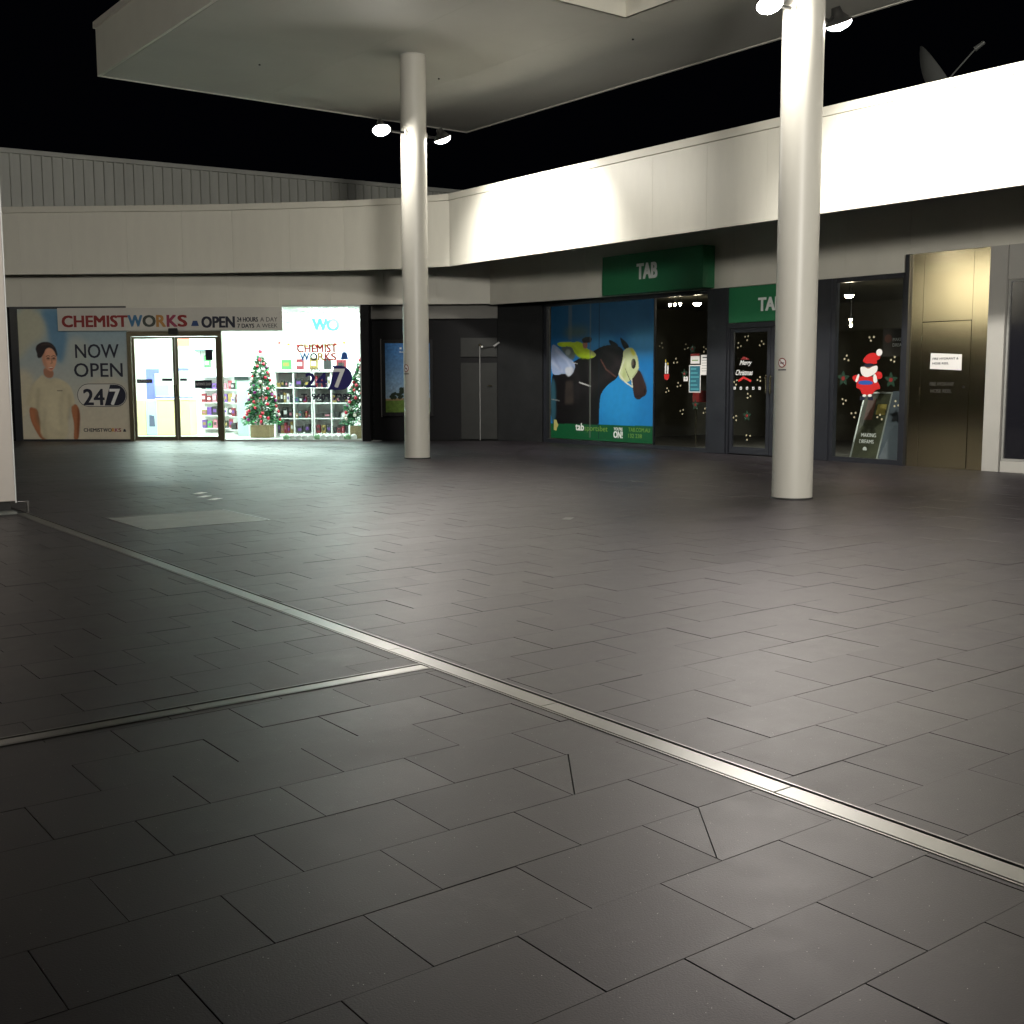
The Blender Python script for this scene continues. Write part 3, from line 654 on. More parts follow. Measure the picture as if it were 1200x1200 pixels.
wl = MB(); wl.box(11.352, 11.40, 12.40, 15.15, ZC, 8.6); wl.box(13.93, 13.978, 12.40, 15.15, ZC, 8.6); wl.box(11.352, 13.978, 15.15, 15.198, ZC, 8.6); wl.box(11.352, 13.978, 12.352, 12.40, ZC, 8.6); wl.build('lightwell', creamp, can)
MB().box(11.36, 13.97, 12.36, 15.19, 8.602, 8.65).build('lightwell_lid', soffitm, can)
for x0, x1, y0, y1 in ((7.94, 8.0, -6.66, 24.36), (17.0, 17.06, -6.66, 24.36), (8.0, 17.0, 24.3, 24.36), (8.0, 17.0, -6.66, -6.6)):
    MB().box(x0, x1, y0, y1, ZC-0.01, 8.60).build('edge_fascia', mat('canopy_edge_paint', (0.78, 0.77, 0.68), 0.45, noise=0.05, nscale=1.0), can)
for x0, x1, y0, y1 in ((7.90, 8.02, -6.70, 24.40), (16.98, 17.10, -6.70, 24.40), (8.02, 16.98, 24.28, 24.40), (8.02, 16.98, -6.70, -6.58)):
    MB().bev(x0, x1, y0, y1, 8.602, 8.74, 0.01).build('cap_flashing', creamp, can)
for x, y in ((10.2, 21.6), (13.6, 20.4), (14.9, 16.0)):
    MB().tube((x, y, ZC-0.02), (x, y, ZC), 0.02, n=10).build('soffit_fixing', rubber, can)

# ------------------------------------------------------------------ columns and floodlights
def column(x, y, label, r=0.25):
    t = thing('column', label, 'column', (x, y, 0), 0, 'round cream columns under the canopy')
    b = MB(); b.tube((0, 0, 0.0), (0, 0, 3.0), r, r, n=64); b.tube((0, 0, 3.004), (0, 0, ZC-0.02), r, r*0.99, n=64); b.tube((0, 0, 2.99), (0, 0, 3.01), r-0.003, n=64, caps=False)
    b.build('shaft', colm, t)
    MB().tube((0, 0, 0), (0, 0, 0.022), r+0.016, r+0.006, n=48).build('base_seal', rubber, t)
    MB().tube((0, 0, ZC-0.022), (0, 0, ZC), r+0.01, n=48).build('head_collar', soffitm, t)
    return t
column(12.29, 19.33, 'farther round cream column with two lit floodlights in front of the black recess')
column(11.94, 9.72, 'nearer round cream column with a no smoking sticker in front of the betting shop', 0.26)
column(12.10, 0.10, 'round cream column standing off to the right of the plaza')

def floodlight(base, head, n, r, label, lens_r=0.16, beam=None, soft=0.12):
    t = thing('floodlight', label, 'floodlight', base, 0, 'floodlights on the columns')
    base = Vector(base); hd = Vector(head)-base; n = Vector(n).normalized()
    b = MB(); b.tube((0, 0, 0), hd*0.55, 0.022, n=10); b.tube(hd*0.55, hd - n*0.10, 0.018, n=10); b.build('arm', housing, t)
    out = Vector((hd.x, hd.y, 0)).normalized()
    MB().tube(-out*0.03, out*0.02, 0.075, n=16).build('mount_plate', colm, t)
    MB().lathe([(0.001, -0.20), (0.055, -0.20), (0.075, -0.12), (lens_r*0.85, -0.05), (lens_r+0.02, -0.015), (lens_r+0.022, 0.004), (lens_r, 0.004)], hd, n, 28).build('housing', housing, t)
    MB().lathe([(lens_r, 0.0), (lens_r*0.93, 0.03), (lens_r*0.6, 0.07), (0.001, 0.09)], hd, n, 28).build('lens', lens_m, t)
    if beam:                                       # reflector beam of the same lamp
        d, size, blend, power = beam; ld = bpy.data.lights.new('lamp_beam', 'SPOT'); ld.energy = power; ld.color = (1.0, 0.955, 0.87)
        ld.spot_size = math.radians(size); ld.spot_blend = blend; ld.shadow_soft_size = soft
        lo = bpy.data.objects.new('lamp_beam', ld); COL.objects.link(lo); lo.parent = t; lo.location = hd + n*0.24; lo.rotation_mode = 'QUATERNION'; lo.rotation_quaternion = Vector(d).to_track_quat('-Z', 'Y')
    return t
WB = ((0.84, 0.05, -0.54), 102, 0.6, 1500)
PB = ((-0.33, -0.56, -0.76), 76, 1.0, 650)
floodlight((12.05, 19.27, 6.22), (11.50, 19.20, 6.20), (-0.08, -0.38, -0.92), 1, 'lit floodlight on the left side of the farther column', beam=PB)
floodlight((12.53, 19.30, 6.22), (12.93, 19.28, 6.22), (0.40, 0.0, -0.92), 1, 'lit floodlight on the right side of the farther column', beam=WB)
floodlight((11.69, 9.70, 6.07), (11.30, 9.72, 6.06), (-0.08, -0.38, -0.92), 1, 'lit floodlight on the left side of the nearer column', beam=(PB[0], PB[1], PB[2], 1150))
floodlight((12.19, 9.74, 6.07), (12.64, 9.72, 6.07), (0.40, 0.0, -0.92), 1, 'lit floodlight on the right side of the nearer column', beam=WB)
floodlight((12.34, 0.10, 6.10), (12.80, 0.10, 6.10), (0.40, 0.0, -0.92), 1, 'lit floodlight on the shop side of the off frame column', beam=WB)

post = thing('lamp_post', 'tall slim lamp post standing behind the viewpoint', 'lamp post', (1.3, -4.3, 0))
MB().tube((0, 0, 0), (0, 0, 5.9), 0.08, 0.05, n=20).build('pole', housing, post)
MB().tube((0, 0, 0), (0, 0, 0.03), 0.18, n=20).build('base_plate', housing, post)
floodlight((1.3, -4.25, 5.75), (1.45, -3.95, 5.8), (0.47, 0.87, -0.10), 1, 'lit floodlight on the lamp post behind the viewpoint', lens_r=0.07, beam=((0.465, 0.875, -0.03), 74, 0.8, 8800), soft=0.9)
# building that closes the plaza on the left, out of frame but mirrored in the shop glass and the steel cabinet
lb = thing('left_building', 'cream fascia shop building closing the left side of the plaza', 'shop building', (-4.0, 16.0, 0))
for k in range(14): MB().bev(-0.05, 0.0, k*1.35+0.003, (k+1)*1.35-0.003, 3.55, 5.9, 0.003).build('fascia_panel', creamp, lb)
MB().box(-6.0, -0.06, 0.0, 18.9, 3.56, 5.85).build('upper_wall', cream, lb)
MB().box(-6.0, -1.5, 0.0, 18.9, 0, 3.55).build('lower_wall', blackw, lb)
p2 = thing('lamp_post', 'added unseen lamp post beside the left building', 'lamp post', (-1.6, 24.0, 0)); MB().tube((0, 0, 0), (0, 0, 6.2), 0.07, 0.05, n=16).build('pole', housing, p2)  # unseen post and floodlight, added to brighten the fascia mirrored in the steel
floodlight((-1.65, 24.0, 6.1), (-1.9, 24.0, 6.1), (-0.75, 0.0, -0.66), 1, 'added unseen floodlight brightening the left building fascia', lens_r=0.10, beam=((-0.80, 0.0, -0.55), 120, 0.8, 1150))
# stickers on the columns, wrapped to the curve
def wrap_sticker(cx, cy, r, ang0, z, s, label):
    t = thing('no_smoking_sticker', label, 'sticker', (cx, cy, z))
    def P(a, h, k=0.0): q = ang0 + a/r; return ((r+0.002+k)*math.cos(q), (r+0.002+k)*math.sin(q), h)
    def ring(r0, r1, m, k):
        n = 28; b = MB()
        for i in range(n):
            q0, q1 = 2*math.pi*i/n, 2*math.pi*(i+1)/n
            b.add([P(r1*math.cos(q0), r1*math.sin(q0), k), P(r1*math.cos(q1), r1*math.sin(q1), k), P(r0*math.cos(q1), r0*math.sin(q1), k), P(r0*math.cos(q0), r0*math.sin(q0), k)], [(0, 1, 2, 3)])
        return b
    def bar(a0, h0, a1, h1, wd, k):
        d = Vector((a1-a0, h1-h0)).normalized(); nn = Vector((-d.y, d.x))*wd/2; b = MB(); N = 6
        for i in range(N):
            f0, f1 = i/N, (i+1)/N; p0 = Vector((a0, h0)).lerp(Vector((a1, h1)), f0); p1 = Vector((a0, h0)).lerp(Vector((a1, h1)), f1)
            b.add([P(p0.x-nn.x, p0.y-nn.y, k), P(p1.x-nn.x, p1.y-nn.y, k), P(p1.x+nn.x, p1.y+nn.y, k), P(p0.x+nn.x, p0.y+nn.y, k)], [(0, 1, 2, 3)])
        return b
    ring(0.0005, s*0.80, paper, 0).build('backing', paper, t)
    ring(s*0.80, s, darkred, 0.0005).build('red_ring', darkred, t)
    bar(-s*0.45, -s*0.05, s*0.45, -s*0.05, s*0.22, 0.001).build('cigarette', ink, t)
    bar(-s*0.6, s*0.55, s*0.6, -s*0.55, s*0.16, 0.0015).build('slash', darkred, t)
    bar(-s, -s*1.45, s, -s*1.45, s*0.22, 0.001).build('caption_strip', ink, t)
def cam_ang(cx, cy, frac):                         # angle on the column surface that shows at fraction frac of its half width
    a = math.atan2(-cy, -cx); return a - math.asin(frac)
wrap_sticker(11.94, 9.72, 0.26, cam_ang(11.94, 9.72, 0.62), 1.75, 0.062, 'round red and black no smoking sticker on the nearer column')
wrap_sticker(12.29, 19.33, 0.25, cam_ang(12.29, 19.33, 0.80), 1.77, 0.075, 'small dark no smoking sticker on the farther column')

# ------------------------------------------------------------------ satellite dish on the right roof
dish = thing('satellite_dish', 'grey satellite dish on the roof above the betting shop', 'satellite dish', (20, 13.1, 5.52))
dm = mat('dish_grey', (0.10, 0.105, 0.10), 0.5)
ax = Vector((0.42, -0.69, 0.55)).normalized()
b = MB(); prof = [(0.001, 0)] + [(0.105*k, 0.30*(0.105*k)**2/0.60) for k in range(1, 8)]; b.lathe(prof, (0, 0.15, 1.50), ax, 32); b.lathe([(r, h-0.012) for r, h in prof][::-1], (0, 0.15, 1.50), ax, 32); b.build('reflector', dm, dish)
fc = Vector((0, 0.15, 1.50))+ax*0.95+Vector((0, 0, 0.1))
MB().tube((0, 0.1, 1.30), fc, 0.015, n=8).build('feed_arm', dm, dish)
MB().tube(fc - ax*0.02, fc + ax*0.18, 0.05, 0.035, n=12).build('receiver', dm, dish)
MB().tube((0.1, 0.35, 0), (0.05, 0.25, 1.45), 0.035, n=12).build('mast', dm, dish)

# ================================================================== CHEMIST SIGNS AND PRINTS
pprint = paint_mat('vinyl_print', 0.45, 0.3)
def warp(q, w, h):                                 # four sketch corners TL,TR,BR,BL -> rectangle w x h (inverse bilinear by iteration)
    TL, TR, BR, BL = [np.array(c, float) for c in q]
    def f(p):
        p = np.array(p, float); s = t = 0.5
        for _ in range(12):
            top = TL+(TR-TL)*s; bot = BL+(BR-BL)*s; cur = top+(bot-top)*t
            ds = (TR-TL)*(1-t)+(BR-BL)*t; dt = bot-top; e = p-cur; D = ds[0]*dt[1]-ds[1]*dt[0]
            s += (e[0]*dt[1]-e[1]*dt[0])/D; t += (ds[0]*e[1]-ds[1]*e[0])/D
        return (s*w, t*h)
    return lambda *pts: [f(p) for p in pts]
def lin(r, g, b, k=1.75): c = srgb(r, g, b); return tuple(min(0.85, x*k) for x in c[:3])

po = thingL('window_poster', 'large window poster of a woman in a pale tee shirt beside the words now open', 'poster', 0.16, 0.0, 0.05)
PW, PH = 283, 331
W_ = warp([(92, 150), (878, 135), (890, 1108), (150, 1108)], PW, PH)
cv = Canvas(0, 0, PW, PH, 1.3)
g = np.clip(cv.Y/PH, 0, 1)[..., None]; h_ = np.clip(cv.X/PW, 0, 1)[..., None]
cv.c = np.array(lin(98, 126, 142))*(1-g)**1.2 + np.array(lin(165, 158, 140))*(1-(1-g)**1.2)
cv.poly(W_((60, 130), (250, 150), (300, 200), (310, 300), (280, 380), (200, 400), (60, 600)), lin(150, 148, 128), 9, 0.9)
cv.poly(W_((240, 150), (420, 150), (460, 330), (430, 520), (400, 560), (330, 420), (310, 260)), lin(72, 108, 134), 6, 0.85)
cv.poly(W_((80, 560), (240, 640), (200, 900), (110, 1000), (100, 800)), lin(170, 160, 135), 9, 0.7)
cv.poly(W_((470, 330), (620, 380), (600, 620), (500, 640), (460, 480)), lin(140, 145, 138), 7, 0.8)
cv.poly(W_((560, 640), (900, 650), (900, 1110), (540, 1110)), lin(160, 152, 135), 8, 0.6)
skin, skin2, arm = lin(176, 130, 106), lin(138, 96, 76), lin(138, 88, 60)
_sl = lambda *q: W_(*[(335+(a-335)*0.92, b) for a, b in q])
SH = _sl((274, 624), (300, 652), (338, 664), (366, 648), (430, 668), (486, 706), (512, 780), (522, 852), (480, 862), (474, 920), (466, 960), (472, 1118), (264, 1118), (258, 960), (246, 884), (182, 868), (152, 850), (158, 796), (184, 730), (206, 690), (236, 660))
cv.poly(W_((286, 570), (284, 628), (314, 656), (354, 650), (360, 596)), skin2, 1)
cv.poly(W_((184, 860), (246, 872), (256, 955), (300, 1028), (346, 1090), (342, 1118), (276, 1118), (230, 1040), (194, 960)), arm, 1)
cv.poly(W_((238, 880), (256, 950), (300, 1030), (286, 1040), (242, 970)), lin(84, 46, 30), 2, 0.6); cv.line(W_((205, 900), (222, 980), (270, 1060)), 7, lin(158, 104, 74), 3, 0.5)
cv.poly(W_((482, 850), (522, 842), (544, 925), (534, 1020), (530, 1118), (492, 1118), (502, 1000), (480, 900)), arm, 1)
cv.poly(W_((524, 850), (544, 925), (534, 1100), (518, 1100), (522, 940)), lin(88, 48, 32), 2, 0.7)
cv.poly(SH, lin(166, 158, 133), 2.2)
for a, wd, al in (((250, 740, 246, 890, 262, 1000), 8, 0.5), ((466, 780, 474, 860, 462, 950), 8, 0.5), ((300, 900, 288, 1000, 300, 1100), 9, 0.35), ((430, 740, 404, 860, 410, 1000), 10, 0.3), ((330, 1000, 360, 1050, 420, 1070), 9, 0.3), ((280, 640, 312, 676, 366, 664), 3, 0.5), ((210, 700, 190, 780, 178, 850), 9, 0.25)):
    cv.line(W_((a[0], a[1]), (a[2], a[3]), (a[4], a[5])), wd, lin(126, 118, 94), 4, al)
cv.poly(W_((320, 760), (380, 790), (410, 1000), (380, 1100), (310, 1000)), lin(184, 176, 150), 12, 0.5)
cv.line(W_((384, 746), (416, 746)), 2.6, lin(70, 66, 60), 0.6, 0.6)
cv.poly(W_((276, 470), (300, 430), (342, 424), (372, 460), (380, 512), (370, 566), (348, 602), (326, 602), (296, 574), (276, 530)), skin, 1.2)
cv.poly(W_((276, 470), (294, 450), (302, 540), (322, 600), (296, 580), (274, 530)), skin2, 4, 0.7); cv.ell(*W_((352, 540))[0], 6, 7, lin(176, 130, 104), 4, 0.6)
cv.ell(*W_((262, 440))[0], 12, 14, lin(30, 24, 26), 1.5)
cv.poly(W_((240, 505), (236, 440), (250, 398), (288, 384), (336, 390), (370, 424), (386, 476), (380, 500), (360, 450), (330, 426), (300, 438), (284, 480), (264, 508)), lin(32, 26, 28), 1.2); cv.line(W_((270, 410), (320, 400), (356, 424)), 3, lin(74, 60, 56), 2, 0.5)
for ex in (318, 358): cv.ell(*W_((ex, 507))[0], 4.6, 2.2, lin(36, 24, 20), 0.8, 0.9); cv.line(W_((ex-15, 493), (ex, 487), (ex+13, 492)), 1.8, lin(50, 32, 26), 0.7, 0.8); cv.ell(*W_((ex, 517))[0], 6, 2, lin(120, 80, 62), 1.5, 0.5)
cv.line(W_((340, 505), (346, 540), (336, 546)), 2.2, lin(104, 66, 50), 1.2, 0.7)
cv.poly(W_((318, 570), (342, 575), (356, 566), (350, 588), (332, 590)), lin(142, 66, 60), 0.9); cv.line(W_((324, 577), (350, 574)), 2.0, lin(200, 180, 164), 0.6, 0.9)
cv.noise(0.015, 3, 5)
cv.build('print', po, 0.0, 0.0, 2.83, 3.31, 0.022, pprint)
MB().box(0.0, 2.83, 0.024, 0.030, 0, 3.31).build('backing_film', white, po)
YT = 0.020
def PT(s, m, x0, z0, x1, z1, **k): return text('lettering', s, m, po, x0-0.16, z0-0.05, x1-0.16, z1-0.05, YT, **k)
PT('NOW', ink, 1.63, 2.12, 2.76, 2.47, bold=0.012); PT('OPEN', ink, 1.58, 1.64, 2.84, 1.99, bold=0.012)
# 24 7 badge: pill outline, dark right end, numerals
def pill(x0, x1, z0, z1, n=10):
    r = (z1-z0)/2; zc = (z0+z1)/2; out = []
    for i in range(n+1): a = -math.pi/2 + math.pi*i/n; out.append((x1-r+r*math.cos(a), zc+r*math.sin(a)))
    for i in range(n+1): a = math.pi/2 + math.pi*i/n; out.append((x0+r+r*math.cos(a), zc+r*math.sin(a)))
    return out
px = lambda a: a-0.16
MB().plate(pill(px(1.63), px(2.93), 0.83, 1.42), YT, 0.001).build('badge_rim', ink, po)
MB().plate(pill(px(1.645), px(2.915), 0.845, 1.405), YT-0.0015, 0.001).build('badge_face', mat('badge_grey', (0.62, 0.60, 0.55), 0.5), po)
half = [p for p in pill(px(1.66), px(2.90), 0.86, 1.39, 14) if p[0] > px(2.44)]
zs_ = [p for p in half if p[0] > px(2.5)]
half = [(px(2.34), 0.86)] + [p for p in pill(px(1.66), px(2.90), 0.86, 1.39, 14)[:15]] + [(px(2.50), 1.39)]
MB().plate(half, YT-0.003, 0.001).build('badge_dark_end', ink, po)
text('lettering', '24', ink, po, px(1.80), 0.88, px(2.33), 1.28, YT-0.0035, bold=0.03); text('lettering', '7', white, po, px(2.49), 0.90-0.05+0.03, px(2.74), 1.28, YT-0.0045, bold=0.03)
for s, m, a, b in (('CHEMIST', ink, 1.76, 2.26), ('W', ink, 2.275, 2.39), ('O', ink, 2.40, 2.49), ('R', orange, 2.50, 2.57), ('K', magenta, 2.58, 2.66), ('S', darkred, 2.67, 2.74)): PT(s, m, a, 0.24, b, 0.33, bold=0.03)
MB().plate([(px(2.79), 0.19), (px(2.87), 0.19), (px(2.85), 0.26), (px(2.81), 0.26)], YT, 0.001).build('logo_mark', ink, po)

# banner above the doors
ban = thingL('banner_sign', 'long grey chemist banner with coloured letters and OPEN above the glass doors', 'sign', 1.25, -0.03, 2.80)
MB().bev(0, 5.77, -0.045, 0.0, 0, 0.575, 0.004).build('board', mat('banner_grey', (0.56, 0.54, 0.49), 0.45, noise=0.08, nscale=1.5), ban)
def BT(s, m, a, z0, b, z1, **k): return text('lettering', s, m, ban, a-1.25, z0-2.80, b-1.25, z1-2.80, -0.046, **k)
BT('CHEMIST', darkred, 1.37, 2.90, 3.05, 3.18, bold=0.05)
for s, m, a, b in (('W', mat('works_blue', (0.05, 0.16, 0.30), 0.5), 3.08, 3.43), ('O', mat('works_dark', (0.05, 0.06, 0.05), 0.5), 3.46, 3.77), ('R', mat('works_orange', (0.42, 0.20, 0.05), 0.5), 3.81, 4.03), ('K', mat('works_plum', (0.26, 0.03, 0.07), 0.5), 4.08, 4.33), ('S', darkred, 4.36, 4.58)): BT(s, m, a, 2.90, b, 3.18, bold=0.05)
MB().plate([(3.44, 0.11), (3.64, 0.11), (3.60, 0.24), (3.49, 0.24)], -0.046, 0.002).build('logo_mark', mat('works_navy', (0.02, 0.05, 0.16), 0.5), ban)
BT('OPEN', ink, 4.97, 2.87, 5.80, 3.14, bold=0.05)
BT('24 HOURS', ink, 5.87, 3.01, 6.40, 3.12, bold=0.04); BT('A DAY', ink, 6.46, 3.01, 6.90, 3.12, bold=0.0)
BT('7 DAYS', ink, 5.88, 2.86, 6.30, 2.96, bold=0.04); BT('A WEEK', ink, 6.36, 2.86, 6.90, 2.96, bold=0.0)

# window lettering on the right pane
dec = thingL('window_decal', 'coloured chemist lettering with dark blue 24 7 badge stuck on the bright shop window', 'decal', 7.35, 0.027, 1.0)
def DT(s, m, a, z0, b, z1, **k): return text('lettering', s, m, dec, a-7.35, z0-1.0, b-7.35, z1-1.0, 0.0, t=0.001, **k)
DT('CHEMIST', red, 7.36, 2.24, 8.37, 2.44, bold=0.045)
for s, m, a, b in (('W', blue, 7.43, 7.66), ('O', ink, 7.69, 7.86), ('R', orange, 7.89, 8.04), ('K', red, 8.06, 8.20), ('S', red, 8.22, 8.35)): DT(s, m, a, 2.04, b, 2.22, bold=0.045)
D2 = lambda *p: [(a-7.35, z-1.0) for a, z in p]
MB().plate(D2((8.46, 2.06), (8.66, 2.06), (8.62, 2.22), (8.58, 2.25), (8.54, 2.25), (8.50, 2.22)), 0.0, 0.001).build('logo_mark', blue, dec)
DT('OPEN', ink, 7.62, 1.76, 7.93, 1.86, bold=0.02)
DT('24', navy, 7.56, 1.36, 8.10, 1.72, bold=0.03)
nb = [(8.20, 1.30)] + [(8.42+0.33*math.cos(a), 1.60+0.31*math.sin(a)) for a in np.linspace(-1.45, 1.35, 16)] + [(8.22, 1.91), (8.28, 1.86), (8.26, 1.70), (8.18, 1.42), (8.12, 1.30)]
MB().plate(D2(*nb), 0.0, 0.001).build('badge', navy, dec)
DT_7 = text('lettering', '7', white, dec, 0.90+0.03, 0.36, 1.20, 0.82, -0.0015, bold=0.03, t=0.001)
DT('T: 9609 7289', ink, 7.44, 1.05, 8.72, 1.20, bold=0.05)
for k, (u0, u1, z0, z1, l) in enumerate(((3.20, 3.60, 1.48, 1.58, 'black strip sticker on the far left of the left glass door'), (3.85, 4.12, 1.53, 1.60, 'black strip sticker on the left glass door beside the meeting stiles'), (4.32, 4.50, 1.53, 1.60, 'short black strip sticker on the right glass door beside the meeting stiles'), (4.70, 5.14, 1.35, 1.55, 'larger black sticker with white scrawl on the right glass door'), (5.00, 5.18, 2.05, 2.32, 'upright black sticker near the top of the right glass door'))):
    t = thingL('door_sticker', l, 'sticker', u0, 0.034, z0, 'black stickers on the chemist doors')
    MB().box(0, u1-u0, -0.001, 0.0, 0, z1-z0).build('backing', ink, t)
    if k in (0, 3): text('lettering', 'AUTOMATIC' if k == 0 else 'AUTOMATIC DOOR', white, t, 0.03, (z1-z0)*0.35, u1-u0-0.03, (z1-z0)*0.68, -0.001, t=0.0008)

# ------------------------------------------------------------------ chemist interior
rs = random.Random(11)
prodm = [mat('pack_'+n, c, 0.5) for n, c in (('black', (0.02, 0.02, 0.02)), ('red', (0.16, 0.015, 0.025)), ('gold', (0.20, 0.14, 0.04)), ('pink', (0.32, 0.12, 0.16)), ('teal', (0.03, 0.09, 0.09)), ('white', (0.6, 0.6, 0.6)), ('green', (0.05, 0.22, 0.06)), ('violet', (0.10, 0.04, 0.2)))]
def packs(org, u0, u1, z, n, d, hmax, lab, group, wts):
    step = (u1-u0)/n
    for k in range(n):
        wd = step*rs.uniform(0.6, 0.9); hh = hmax*rs.uniform(0.55, 0.95); m = rs.choice(wts)
        t = thing('gift_pack', lab.format(ORD[k], m.name.replace('pack_', '')), 'pack', org(u0+step*(k+0.5), d, z), RZL, group)
        MB().bev(-wd/2, wd/2, -0.06, 0.06, 0, hh, 0.004).build('box', m, t)
        MB().plate([(-wd*0.32, hh*0.35), (wd*0.32, hh*0.35), (wd*0.32, hh*0.7), (-wd*0.32, hh*0.7)], -0.0605, 0.001).build('label', rs.choice([prodm[0], prodm[5], prodm[2], prodm[3], prodm[7]]), t)
sh = thingL('display_shelf', 'white open display shelf of gift packs in the chemist window', 'shelf', 6.15, 2.35, 0)
W, HS = 2.05, 1.76
for k, x in enumerate((0, 0.50, 1.00, 1.06, 1.54, 2.02)): MB().box(x, x+0.035, 0.0, 0.40, 0, HS).build('upright', white, sh)
for z in (0.06, 0.48, 0.90, 1.32): 
    for a in (0, 1.06): MB().box(a+0.036, a+0.96+0.035, 0.01, 0.39, z, z+0.03).build('shelf_board', white, sh)
for a in (0, 1.06): MB().box(a-0.01, a+1.01, -0.02, 0.41, HS, HS+0.07).build('top_board', white, sh)
MB().box(0.03, 2.03, 0.392, 0.40, 0.1, HS).build('back_panel', mat('shelf_back', (0.42, 0.44, 0.43), 0.6), sh)
BAY = ('far left', 'inner left', 'inner right', 'far right')
for r, z in enumerate((0.092, 0.512, 0.932, 1.352)):
    for c, a in enumerate((0.04, 0.54, 1.10, 1.58)):
        packs(lambda u, d, zz: atL(6.15+u, 2.35+d, zz), a, a+0.44, z, rs.choice((2, 3, 4, 5)), 0.12, rs.choice((0.2, 0.28, 0.34)), '{0} pack, {1}, in the '+BAY[c]+' bay of the '+['bottom', 'second', 'third', 'top'][r]+' display shelf row', 'gift packs on the white display shelf', [prodm[0]]*6+[prodm[4], prodm[5], prodm[2], prodm[1]] if r else [prodm[1], prodm[0], prodm[5], prodm[0], prodm[2]])
for k in range(5): packs(lambda u, d, zz: atL(6.3+u, 2.45+d, zz), k*0.38, k*0.38+0.3, HS+0.072, 1, 0.1, 0.4, 'gift pack standing on top of the display shelf, place '+ORD[k]+' from the left, {1}', 'gift packs on top of the display shelf', prodm[:3]+prodm[4:7])

def xmas_tree(u, d, h, r, z0, label, seed, nb=60):
    t = thingL('christmas_tree', label, 'christmas tree', u, d, z0); q = random.Random(seed)
    gm = [mat('tree_dark', (0.010, 0.07, 0.028), 0.6), mat('tree_mid', (0.02, 0.14, 0.05), 0.6), mat('tree_bright', (0.06, 0.30, 0.08), 0.6)]
    b = MB(); b.box(-0.26, 0.26, -0.26, 0.26, 0, 0.34)
    b.build('planter_box', mat('wicker', (0.32, 0.24, 0.13), 0.7, noise=0.4, nscale=30), t)
    MB().tube((0, 0, 0.3), (0, 0, h-0.1), 0.03, 0.012, n=8).build('trunk', mat('tree_trunk', (0.06, 0.04, 0.02), 0.8), t)
    b = MB()
    for _ in range(2400):
        f = q.random()**0.6; z = 0.38 + (h-0.42)*(1-f); tier = 0.82+0.18*math.cos(f*26); R = r*f**0.7*tier*q.uniform(0.45, 1.05); a = q.uniform(0, 2*math.pi)
        p = Vector((R*math.cos(a), R*math.sin(a), z)); dr = Vector((math.cos(a+q.gauss(0, .4)), math.sin(a+q.gauss(0, .4)), q.uniform(-0.7, 0.3))).normalized(); L = q.uniform(0.06, 0.14)
        sd = dr.cross(Vector((q.gauss(0, 1), q.gauss(0, 1), 1))).normalized()*q.uniform(0.016, 0.036); mi = 0 if q.random() < 0.5 else (1 if q.random() < 0.75 else 2)
        b.add([p, p+dr*L*0.5+sd, p+dr*L, p+dr*L*0.5-sd], [(0, 1, 2, 3)], mi)
    b.build('foliage', gm, t, kind='stuff')
    bm_ = [MB().ball((0, 0, 0), 0.046, 8, 6).mesh('bauble', m) for m in (mat('bauble_red', (0.5, 0.02, 0.05), 0.2), mat('bauble_pearl', (0.75, 0.68, 0.6), 0.2), mat('bauble_plum', (0.2, 0.02, 0.15), 0.2))]
    for k in range(nb):
        f = (k+0.5)/nb; f = f**0.75; z = 0.42+(h-0.5)*(1-f); a = k*2.4 + q.uniform(-.3, .3); R = r*f**0.7*0.95
        link('bauble', q.choice(bm_+bm_[:2]), t, (R*math.cos(a), R*math.sin(a), z))
    MB().ball((0, 0, h+0.02), 0.06, 8, 6).build('topper', bm_[0].materials[0], t)
xmas_tree(5.90, 1.9, 2.30, 0.52, 0.0, 'tall decorated christmas tree left of the white display shelf', 5, 80)
xmas_tree(8.72, 1.35, 2.05, 0.50, 0.0, 'decorated christmas tree at the right end of the chemist window', 9, 60)
gar = thingL('garland', 'bright green garland hung along the chemist back above the shelf', 'garland', 6.0, 3.0, 2.5); b = MB()
for k in range(420):
    x = rs.uniform(0, 2.1); z = 0.12-0.12*math.sin(x/2.1*math.pi)+rs.gauss(0, 0.035); a = Vector((x, rs.gauss(0, 0.03), z)); dd = Vector((rs.gauss(0, 1), rs.gauss(0, 1), rs.gauss(0, 1))).normalized(); e = dd.cross(Vector((0, 0, 1)))*0.012
    b.add([a-dd*0.05, a+e, a+dd*0.05, a-e], [(0, 1, 2, 3)])
b.build('tinsel', mat('garland_green', (0.10, 0.42, 0.06), 0.5), gar, kind='stuff')
for k in range(8): link('bauble', MB().ball((0, 0, 0), 0.035, 8, 6).mesh('bauble', orange if k % 2 else red), gar, (0.15+k*0.26, -0.03, 0.10-0.12*math.sin((0.15+k*0.26)/2.1*math.pi)))
for k in range(12):
    u = 6.98+k*0.158; t = thingL('ornament_ball', ORD[k] if False else ('%s pale ornament ball from the left on the chemist window base' % ORD[k] if k < 10 else ('second last' if k == 10 else 'rightmost')+' pale ornament ball on the chemist window base'), 'ornament', u, 0.20+0.05*(k % 2), 0.004, 'ornament balls along the window base')
    MB().ball((0, 0, 0.085), 0.085, 14, 10).build('ball', white if k % 5 else mat('ball_green', (0.25, 0.45, 0.25), 0.25), t); MB().tube((0, 0, 0.168), (0, 0, 0.185), 0.014, n=8).build('cap', steel, t)
